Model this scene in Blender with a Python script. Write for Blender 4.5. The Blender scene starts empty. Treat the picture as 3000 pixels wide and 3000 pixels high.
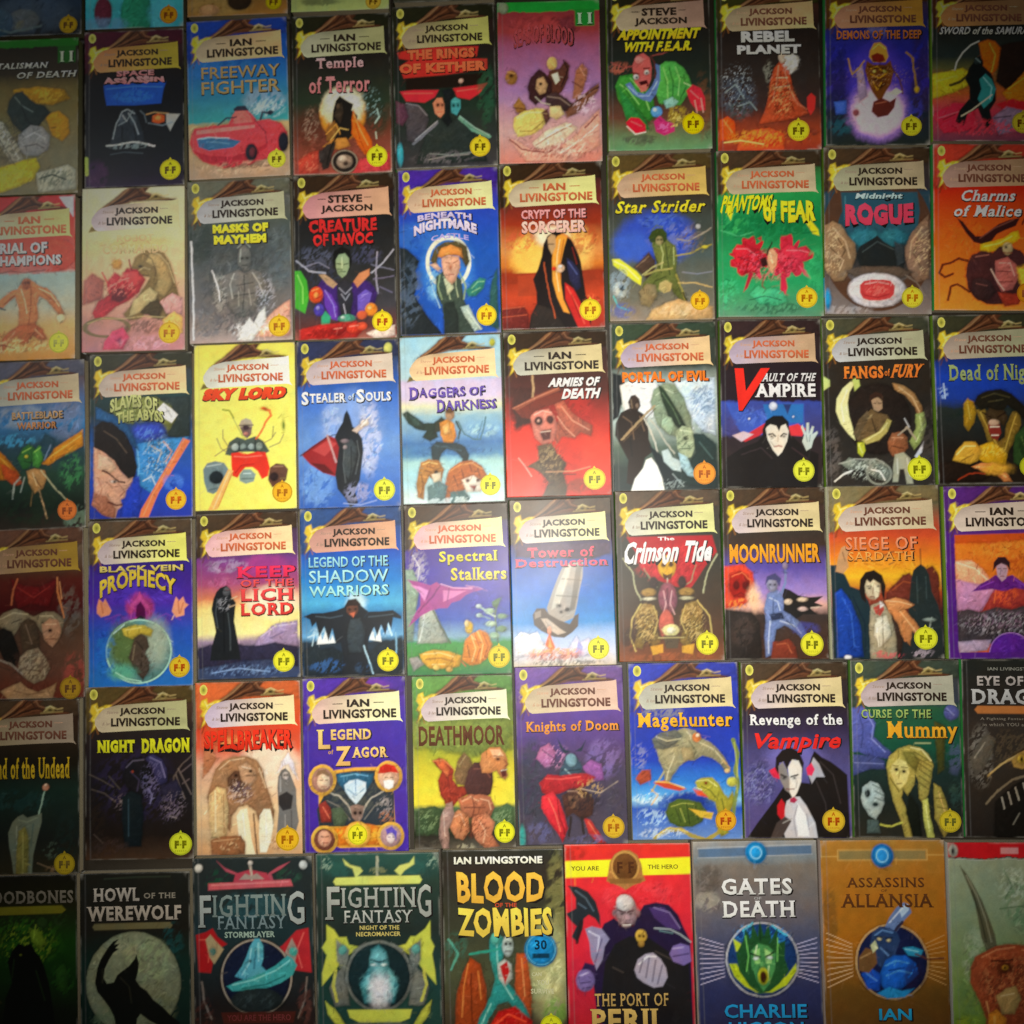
import bpy, math, re, random
import numpy as np
from mathutils import Matrix, Vector

# ------------------------------------------------------------------ camera, world, lamps, exposure
SC = bpy.context.scene
COL = SC.collection
cd = bpy.data.cameras.new('camera'); cam = bpy.data.objects.new('camera', cd); COL.objects.link(cam)
cd.sensor_width = 36; cd.lens = 28.8; cd.clip_start = 0.02; cd.clip_end = 20
R = Matrix(((0.99931, -0.021988, 0.029928), (0.023407, 0.998577, -0.047919), (-0.028832, 0.048586, 0.998403))).normalized()
cam.matrix_world = Matrix.Translation((0.02588, -0.04144, 0.86336)) @ R.to_4x4()
cd.dof.use_dof = True; cd.dof.focus_distance = 0.815; cd.dof.aperture_fstop = 1.7
SC.camera = cam
w = bpy.data.worlds.new('World'); SC.world = w; w.use_nodes = True
bg = w.node_tree.nodes['Background']; bg.inputs[0].default_value = (1.0, .93, .78, 1); bg.inputs[1].default_value = 0.032

def lamp(name, kind, loc, aim, power, col, **k):
    d = bpy.data.lights.new(name, kind); d.energy = power; d.color = col
    for a, b in k.items(): setattr(d, a, b)
    o = bpy.data.objects.new(name, d); COL.objects.link(o)
    o.location = loc
    o.rotation_euler = (Vector(aim) - Vector(loc)).to_track_quat('-Z', 'Y').to_euler()
    return o
# a spot added over the middle, its cone shaped to darken the corners, and a weak pale window-like lamp off to the left
lamp('ceiling_lamp', 'SPOT', (0.02, -0.05, 1.02), (0.03, -0.06, 0), 57, (1, .955, .86), spot_size=math.radians(76), spot_blend=1.0, shadow_soft_size=0.10)
lamp('side_lamp', 'AREA', (-1.16, 0.62, 1.35), (-.35, .1, 0), 3.4, (.93, .97, 1), size=0.42, shape='DISK')
SC.view_settings.view_transform = 'Standard'; SC.view_settings.look = 'None'
SC.view_settings.exposure = 0; SC.view_settings.gamma = 1

# ------------------------------------------------------------------ materials
def nodes(name):
    m = bpy.data.materials.new(name); m.use_nodes = True
    return m, m.node_tree.nodes, m.node_tree.links, m.node_tree.nodes['Principled BSDF']
def tex(N, L, kind, scale, **k):
    c = N.new('ShaderNodeTexCoord'); t = N.new(kind); t.inputs['Scale'].default_value = scale
    for a, b in k.items(): t.inputs[a].default_value = b
    L.new(c.outputs['Object'], t.inputs['Vector']); return t

# printed, laminated card: colour is the print on the sheet (Col), with halftone-like grain and soft dents
m_print, N, L, P = nodes('printed_card')
at = N.new('ShaderNodeAttribute'); at.attribute_name = 'Col'
g1 = tex(N, L, 'ShaderNodeTexNoise', 700, Detail=3)
mr = N.new('ShaderNodeMapRange'); mr.inputs['From Min'].default_value = .3; mr.inputs['From Max'].default_value = .7
mr.inputs['To Min'].default_value = .94; mr.inputs['To Max'].default_value = 1.06; L.new(g1.outputs['Fac'], mr.inputs['Value'])
mx = N.new('ShaderNodeMix'); mx.data_type = 'RGBA'; mx.blend_type = 'MULTIPLY'; mx.inputs['Factor'].default_value = 1
L.new(at.outputs['Color'], mx.inputs['A']); L.new(mr.outputs['Result'], mx.inputs['B'])
# brush strokes of the painted pictures: only where the print is a painting (alpha of Col)
st = tex(N, L, 'ShaderNodeTexNoise', 130, Detail=4, Distortion=1.2, Roughness=.55)
sr = N.new('ShaderNodeMapRange'); sr.inputs['From Min'].default_value = .36; sr.inputs['From Max'].default_value = .64
sr.inputs['To Min'].default_value = .93; sr.inputs['To Max'].default_value = 1.07; L.new(st.outputs['Fac'], sr.inputs['Value'])
hs = N.new('ShaderNodeMix'); hs.data_type = 'RGBA'; hs.blend_type = 'OVERLAY'; L.new(mx.outputs['Result'], hs.inputs['A']); L.new(st.outputs['Color'], hs.inputs['B']); 
hf = N.new('ShaderNodeMath'); hf.operation = 'MULTIPLY'; hf.inputs[1].default_value = .08; L.new(at.outputs['Alpha'], hf.inputs[0]); L.new(hf.outputs[0], hs.inputs['Factor'])
ms = N.new('ShaderNodeMix'); ms.data_type = 'RGBA'; ms.blend_type = 'MULTIPLY'; L.new(at.outputs['Alpha'], ms.inputs['Factor'])
L.new(hs.outputs['Result'], ms.inputs['A']); L.new(sr.outputs['Result'], ms.inputs['B'])
L.new(ms.outputs['Result'], P.inputs['Base Color'])
g2 = tex(N, L, 'ShaderNodeTexNoise', 14, Detail=3)
r2 = N.new('ShaderNodeMapRange'); r2.inputs['To Min'].default_value = .27; r2.inputs['To Max'].default_value = .46
L.new(g2.outputs['Fac'], r2.inputs['Value']); L.new(r2.outputs['Result'], P.inputs['Roughness'])
P.inputs['Specular IOR Level'].default_value = .27
bp = N.new('ShaderNodeBump'); bp.inputs['Strength'].default_value = .25; bp.inputs['Distance'].default_value = .002
g3 = tex(N, L, 'ShaderNodeTexNoise', 9, Detail=1)
L.new(g3.outputs['Fac'], bp.inputs['Height']); L.new(bp.outputs['Normal'], P.inputs['Normal'])

# book paper edge: cream sheets seen edge-on
m_paper, N, L, P = nodes('page_edges')
wv = tex(N, L, 'ShaderNodeTexWave', 1400); wv.bands_direction = 'Z'; wv.inputs['Distortion'].default_value = 2
cr = N.new('ShaderNodeValToRGB'); cr.color_ramp.elements[0].color = (.34, .27, .15, 1); cr.color_ramp.elements[1].color = (.62, .54, .38, 1)
L.new(wv.outputs['Fac'], cr.inputs['Fac']); L.new(cr.outputs['Color'], P.inputs['Base Color']); P.inputs['Roughness'].default_value = .9

# dark stained floorboard
m_floor, N, L, P = nodes('dark_floor')
n1 = tex(N, L, 'ShaderNodeTexNoise', 9, Detail=8, Distortion=.6)
cr = N.new('ShaderNodeValToRGB'); cr.color_ramp.elements[0].color = (.012, .009, .005, 1); cr.color_ramp.elements[1].color = (.05, .036, .02, 1)
L.new(n1.outputs['Fac'], cr.inputs['Fac']); L.new(cr.outputs['Color'], P.inputs['Base Color']); P.inputs['Roughness'].default_value = .55

def solid(name, rgb, rough):
    m, N, L, P = nodes(name)
    t = tex(N, L, 'ShaderNodeTexNoise', 160, Detail=3)
    cr = N.new('ShaderNodeValToRGB')
    cr.color_ramp.elements[0].color = (*[c * .75 for c in rgb], 1); cr.color_ramp.elements[1].color = (*[min(1, c * 1.2) for c in rgb], 1)
    L.new(t.outputs['Fac'], cr.inputs['Fac']); L.new(cr.outputs['Color'], P.inputs['Base Color']); P.inputs['Roughness'].default_value = rough
    return m
m_back = solid('back_card', (.11, .10, .08), .5)

# ------------------------------------------------------------------ helpers
def lin(h):
    if isinstance(h, str):
        if len(h) == 3: h = ''.join(c * 2 for c in h)
        v = np.array([int(h[i:i + 2], 16) for i in (0, 2, 4)]) / 255
    else: v = np.asarray(h)
    return np.where(v <= .04045, v / 12.92, ((v + .055) / 1.055) ** 2.4)

_rng = np.random.default_rng(7)
_LAT = _rng.random((256, 256))
def vn(x, y):                                           # smooth value noise, 0..1
    xi = np.floor(x).astype(int); yi = np.floor(y).astype(int); fx = x - xi; fy = y - yi
    fx = fx * fx * (3 - 2 * fx); fy = fy * fy * (3 - 2 * fy)
    a = _LAT[xi % 256, yi % 256]; b = _LAT[(xi + 1) % 256, yi % 256]; c = _LAT[xi % 256, (yi + 1) % 256]; d = _LAT[(xi + 1) % 256, (yi + 1) % 256]
    return (a * (1 - fx) + b * fx) * (1 - fy) + (c * (1 - fx) + d * fx) * fy
def fbm(x, y, s, ox):
    x = x / s + ox; y = y / s + ox * 1.7
    return (vn(x, y) * .55 + vn(x * 2.1 + 9, y * 2.1) * .3 + vn(x * 4.3, y * 4.3 + 5) * .15)
def ss(a, b, x):
    t = np.clip((x - a) / (b - a), 0, 1); return t * t * (3 - 2 * t)

def seg_d(X, Y, ax, ay, bx, by):
    dx, dy = bx - ax, by - ay
    t = np.clip(((X - ax) * dx + (Y - ay) * dy) / (dx * dx + dy * dy + 1e-9), 0, 1)
    return np.hypot(X - ax - dx * t, Y - ay - dy * t)
def poly_sd(X, Y, pts):
    d = np.full(X.shape, 1e9); ins = np.zeros(X.shape, bool); n = len(pts)
    for i in range(n):
        ax, ay = pts[i]; bx, by = pts[(i + 1) % n]
        d = np.minimum(d, seg_d(X, Y, ax, ay, bx, by))
        c = ((ay > Y) != (by > Y)) & (X < (bx - ax) * (Y - ay) / (by - ay + 1e-12) + ax)
        ins ^= c
    return np.where(ins, -d, d)
CRISP_MIN = .55
def paint(C, X, Y, ops, seed):
    D = np.zeros(len(X))
    """lay the printed picture of a cover, shape over shape, on the points (X, Y)"""
    wx = X + (fbm(X, Y, 7, seed) - .5) * 4.2 + (vn(X / 1.9 + seed, Y / 1.9) - .5) * 1.3
    wy = Y + (fbm(X, Y, 7, seed + 31) - .5) * 4.2 + (vn(X / 1.9, Y / 1.9 + seed) - .5) * 1.3
    def over(a, col):
        a = a[:, None]; C[:] = C * (1 - a) + col * a
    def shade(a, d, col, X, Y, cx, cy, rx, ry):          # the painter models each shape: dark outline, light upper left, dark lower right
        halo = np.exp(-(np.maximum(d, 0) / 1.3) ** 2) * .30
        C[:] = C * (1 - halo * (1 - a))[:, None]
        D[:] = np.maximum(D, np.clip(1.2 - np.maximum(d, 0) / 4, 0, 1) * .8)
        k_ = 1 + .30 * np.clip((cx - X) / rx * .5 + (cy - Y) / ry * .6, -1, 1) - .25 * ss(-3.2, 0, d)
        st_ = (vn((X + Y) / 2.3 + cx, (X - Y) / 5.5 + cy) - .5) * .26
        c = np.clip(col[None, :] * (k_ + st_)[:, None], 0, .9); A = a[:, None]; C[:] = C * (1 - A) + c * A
    k = 0
    for op in ops:
        f = op.split(); c = f[0]; k += 1
        if c == 'g':
            vs = [float(v) for v in f[1::2]]; cs = np.array([lin(v) for v in f[2::2]])
            for ch in range(3): C[:, ch] = np.interp(Y + (wy - Y) * .7, vs, cs[:, ch])
        elif c == 'e':
            cx, cy, rx, ry = map(float, f[1:5]); s = float(f[7]) if len(f) > 7 else .9
            small = min(rx, ry) < 5 or s <= 2; A, B = (X * .8 + wx * .2, Y * .8 + wy * .2) if small else (wx, wy)
            d = (np.hypot((A - cx) / rx, (B - cy) / ry) - 1) * min(rx, ry)
            a = 1 - ss(-s, s, d); col = lin(f[5])
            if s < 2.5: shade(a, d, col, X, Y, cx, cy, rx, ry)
            else: over(a, col)
        elif c == 'p':
            s = max(CRISP_MIN, float(f[2])); q = list(map(float, f[3:])); assert len(q) % 2 == 0, op
            A, B = (X, Y) if s < .95 else (X * .7 + wx * .3, Y * .7 + wy * .3) if s < 2.6 else (wx, wy); s = min(s, .75 + s * .3) if s < 2.6 else s
            d = poly_sd(A, B, list(zip(q[::2], q[1::2]))); a = 1 - ss(-s, s, d); col = lin(f[1]); xs, ys = q[::2], q[1::2]
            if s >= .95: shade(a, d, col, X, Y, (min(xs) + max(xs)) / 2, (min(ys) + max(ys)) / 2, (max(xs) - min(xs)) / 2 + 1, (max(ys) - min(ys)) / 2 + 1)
            else: over(a, col)
        elif c == 'l':
            wd = float(f[2]) / 2; q = list(map(float, f[3:])); assert len(q) % 2 == 0, op
            d = np.full(X.shape, 1e9); A, B = (X, Y) if wd < .5 else ((X * 2 + wx) / 3, (Y * 2 + wy) / 3)
            for i in range(0, len(q) - 2, 2): d = np.minimum(d, seg_d(A, B, *q[i:i + 4]))
            over((1 - ss(max(0, wd - .55), wd + .85, d)) * (.68 if wd <= .5 else .92), lin(f[1]))
        elif c == 'r':
            cx, cy, rx, ry, wd = map(float, f[1:6])
            d = np.abs((np.hypot((X - cx) / rx, (Y - cy) / ry) - 1) * min(rx, ry))
            over(1 - ss(max(0, wd / 2 - .5), wd / 2 + .6, d), lin(f[6]))
        elif c == 's':
            cx, cy, r, n = map(float, f[1:5]); a = np.arctan2(Y - cy, X - cx); q = np.hypot(X - cx, Y - cy)
            rr = r * (.45 + .55 * vn(a * n / 3.1 + seed + k * 7, q * 0 + k)); over(1 - ss(-1, 1, q - rr), lin(f[5]))
        elif c == 'n':
            cx, cy, rx, ry = map(float, f[1:5]); sc = float(f[6]); th = float(f[7])
            e = 1 - ss(.55, 1.0, np.hypot((wx - cx) / rx, (wy - cy) / ry))
            z = fbm(X + wy * .35, Y * .85 + wx * .3, sc * .72, seed + k * 13.7)
            z = (z - .5) * 1.5 + .5
            over(e * ss(th - .12, th + .2, z) * .6, lin(f[5])); D[:] = np.maximum(D, e * (.9 if th > .25 else .4))
        elif c == 'L':
            xa, ya, xb, yb = map(float, f[2:6]); d = np.full(X.shape, 1e9); n = 10
            for i in range(n):
                t = i / (n - 1); d = np.minimum(d, seg_d(X, Y, xa, ya + (191 - 2 * ya) * t, xb, yb + (191 - 2 * yb) * t))
            over((1 - ss(.1, .75, d)) * .75, lin(f[1]))
        else: raise ValueError(op)
    # soft mottle of the ground colours, then short brush strokes picked from the colours under them
    b = fbm(X, Y, 6, seed + 77) - .5; h = fbm(X, Y, 11, seed + 190) - .5
    C *= (1 + b * .26)[:, None]
    C[:, 0] *= 1 + h * .24; C[:, 2] *= 1 - h * .24
    rg = np.random.default_rng(int(seed * 100)); nc = int(round(100 / (X[1] - X[0]))) + 1; step = X[1] - X[0]; Ym = Y[-1]
    G3 = C.reshape(-1, nc, 3); GX = X.reshape(-1, nc); GY = Y.reshape(-1, nc); GD = D.reshape(-1, nc); nr = G3.shape[0]; sy = Y[nc] - Y[0]
    for q in range(620):
        px, py = rg.uniform(2, 98), rg.uniform(15, Ym - 2); ci, ri = int(px / step), int(py / sy); dd = GD[ri, ci]
        if rg.random() > .22 + dd: continue
        ang = fbm(np.array([px]), np.array([py]), 22, seed + 5)[0] * 9 + rg.normal(0, .35); L_ = rg.uniform(.9, 2.6) * (1 if dd > .3 else 2); wd = rg.uniform(.25, .6)
        k_ = rg.choice([.45, .65, .78, 1.3, 1.55]) if dd > .3 else rg.choice([.88, 1.12])
        dx, dy = math.cos(ang) * L_, math.sin(ang) * L_
        sx, sy_ = min(max(int((px + dx) / step), 0), nc - 1), min(max(int((py + dy) / sy), 0), nr - 1)
        col = np.clip((G3[ri, ci] * .6 + G3[sy_, sx] * .4) * k_ + (k_ > 1) * .012, 0, .88)
        m = int(L_ / step) + 3; a0, a1, b0, b1 = max(0, ri - m), min(nr, ri + m + 1), max(0, ci - m), min(nc, ci + m + 1)
        d = seg_d(GX[a0:a1, b0:b1], GY[a0:a1, b0:b1], px - dx, py - dy, px + dx, py + dy)
        A = ((1 - ss(wd - .45, wd + .65, d)) * (.62 if dd > .3 else .35)); base = G3[ri, ci] + .02; rel = np.abs(G3[a0:a1, b0:b1] - base).sum(2) / base.sum(); A = (A * np.exp(-(rel / .5) ** 2))[:, :, None]
        G3[a0:a1, b0:b1] = G3[a0:a1, b0:b1] * (1 - A) + col * A
    C[:] = G3.reshape(-1, 3)
    np.clip(C, 0, .9, out=C)
    return D

def new_mesh(name, V, F, mat, C=None, smooth=False):
    me = bpy.data.meshes.new(name)
    me.from_pydata([tuple(v) for v in V], [], F) if not isinstance(F, np.ndarray) else None
    if isinstance(F, np.ndarray):
        n = len(F); me.vertices.add(len(V)); me.vertices.foreach_set('co', np.asarray(V, np.float32).ravel())
        me.loops.add(n * 4); me.loops.foreach_set('vertex_index', F.astype(np.int32).ravel())
        me.polygons.add(n); me.polygons.foreach_set('loop_start', np.arange(0, n * 4, 4, dtype=np.int32))
        me.update(calc_edges=True)
    me.materials.append(mat)
    if C is not None:
        a = me.color_attributes.new('Col', 'FLOAT_COLOR', 'POINT')
        C = np.asarray(C, np.float32); C = np.concatenate([C, np.zeros((len(C), 1), np.float32)], 1) if C.shape[1] == 3 else C
        a.data.foreach_set('color', C.ravel())
    if smooth: me.polygons.foreach_set('use_smooth', np.ones(len(me.polygons), bool))
    me.update(); return me
def part(name, me, parent):
    o = bpy.data.objects.new(name, me); COL.objects.link(o); o.parent = parent; return o

# ------------------------------------------------------------------ lettering
_G = {}
def glyphs(text, bold, serif):
    """flat filled outlines of a line of words, 0..1 high and wide"""
    key = (text, bold, serif)
    if key in _G: return _G[key]
    cu = bpy.data.curves.new('t', 'FONT'); cu.body = text; cu.size = 1; cu.offset = bold / 1000; cu.resolution_u = 2; cu.dimensions = '2D'; cu.fill_mode = 'BOTH'
    cu.space_character = 1.0 + bold / 700 + (.10 if serif else 0)
    ob = bpy.data.objects.new('t', cu); COL.objects.link(ob)
    me = ob.to_mesh()
    V = np.array([v.co[:2] for v in me.vertices]); F = [tuple(p.vertices) for p in me.polygons]
    ob.to_mesh_clear(); bpy.data.objects.remove(ob); bpy.data.curves.remove(cu)
    if serif and len(V):
        cap = .73 if text.upper() == text else .73
        cnt = {}
        for f in F:
            for i in range(len(f)):
                e = tuple(sorted((f[i], f[(i + 1) % len(f)]))); cnt[e] = cnt.get(e, 0) + 1
        VL = [tuple(v) for v in V]
        for (a, b), c in cnt.items():
            if c != 1: continue
            pa, pb = V[a], V[b]; ln = abs(pa[0] - pb[0])
            if abs(pa[1] - pb[1]) > .004 or not .03 < ln < .24 + bold / 400: continue
            y = pa[1]; base = abs(y + bold / 1000) < .035; top = abs(y - cap - bold / 1000) < .05 or (text != text.upper() and .5 < y < .62)
            if not (base or top): continue
            x0, x1 = min(pa[0], pb[0]) - .07, max(pa[0], pb[0]) + .07; y1 = y + (.055 if base else -.055)
            n = len(VL); VL += [(x0, y), (x1, y), (x1 - .02, y1), (x0 + .02, y1)]; F.append((n, n + 1, n + 2, n + 3))
        V = np.array(VL)
    lo = V.min(0); hi = V.max(0); V = (V - lo) / (hi - lo)
    _G[key] = (V, F); return V, F

def words(line, rnd):
    m = re.match(r't (.+) (\S+) (\S+) (\S+) (\S+) ([0-9a-f]+) (?:[0-9a-f]{3} )?(\S+)$', line)
    text = m.group(1); x0, y0, x1, y1 = map(float, m.groups()[1:5]); col = lin(m.group(6)); fl = m.group(7)
    b = int(re.search(r'b(\d+)', fl).group(1)); a = re.search(r'a(\d+)', fl); a = int(a.group(1)) if a else 0
    V, F = glyphs(text, b, 's' in fl)
    V = V.copy(); u = V[:, 0]; v = V[:, 1]
    X = x0 + u * (x1 - x0); Yv = y1 - v * (y1 - y0)
    if 'i' in fl: X = X + (v - .5) * (y1 - y0) * .3
    if a: Yv = Yv - a * (1 - (2 * u - 1) ** 2) + a * .55
    if 'w' in fl: Yv = Yv + (vn(u * 14 + b, v * 3) - .5) * 2.2; X = X + (vn(u * 11, v * 4 + 8) - .5) * 1.6
    if 'd' in fl: Yv = Yv + np.where(v < .25, vn(u * 26 + b, u * 0) * 4.5, 0) - np.where(v > .8, vn(u * 17, u * 0 + 4) * 2, 0)
    C = col[None, :] * (1 + (fbm(X, Yv, 5, b) - .5)[:, None] * .5) * (1 + (V[:, 1:2] - .5) * (.34 if y1 - y0 > 5 else 0))
    return np.stack([X, Yv], 1), F, np.clip(C, 0, .88)

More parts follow.
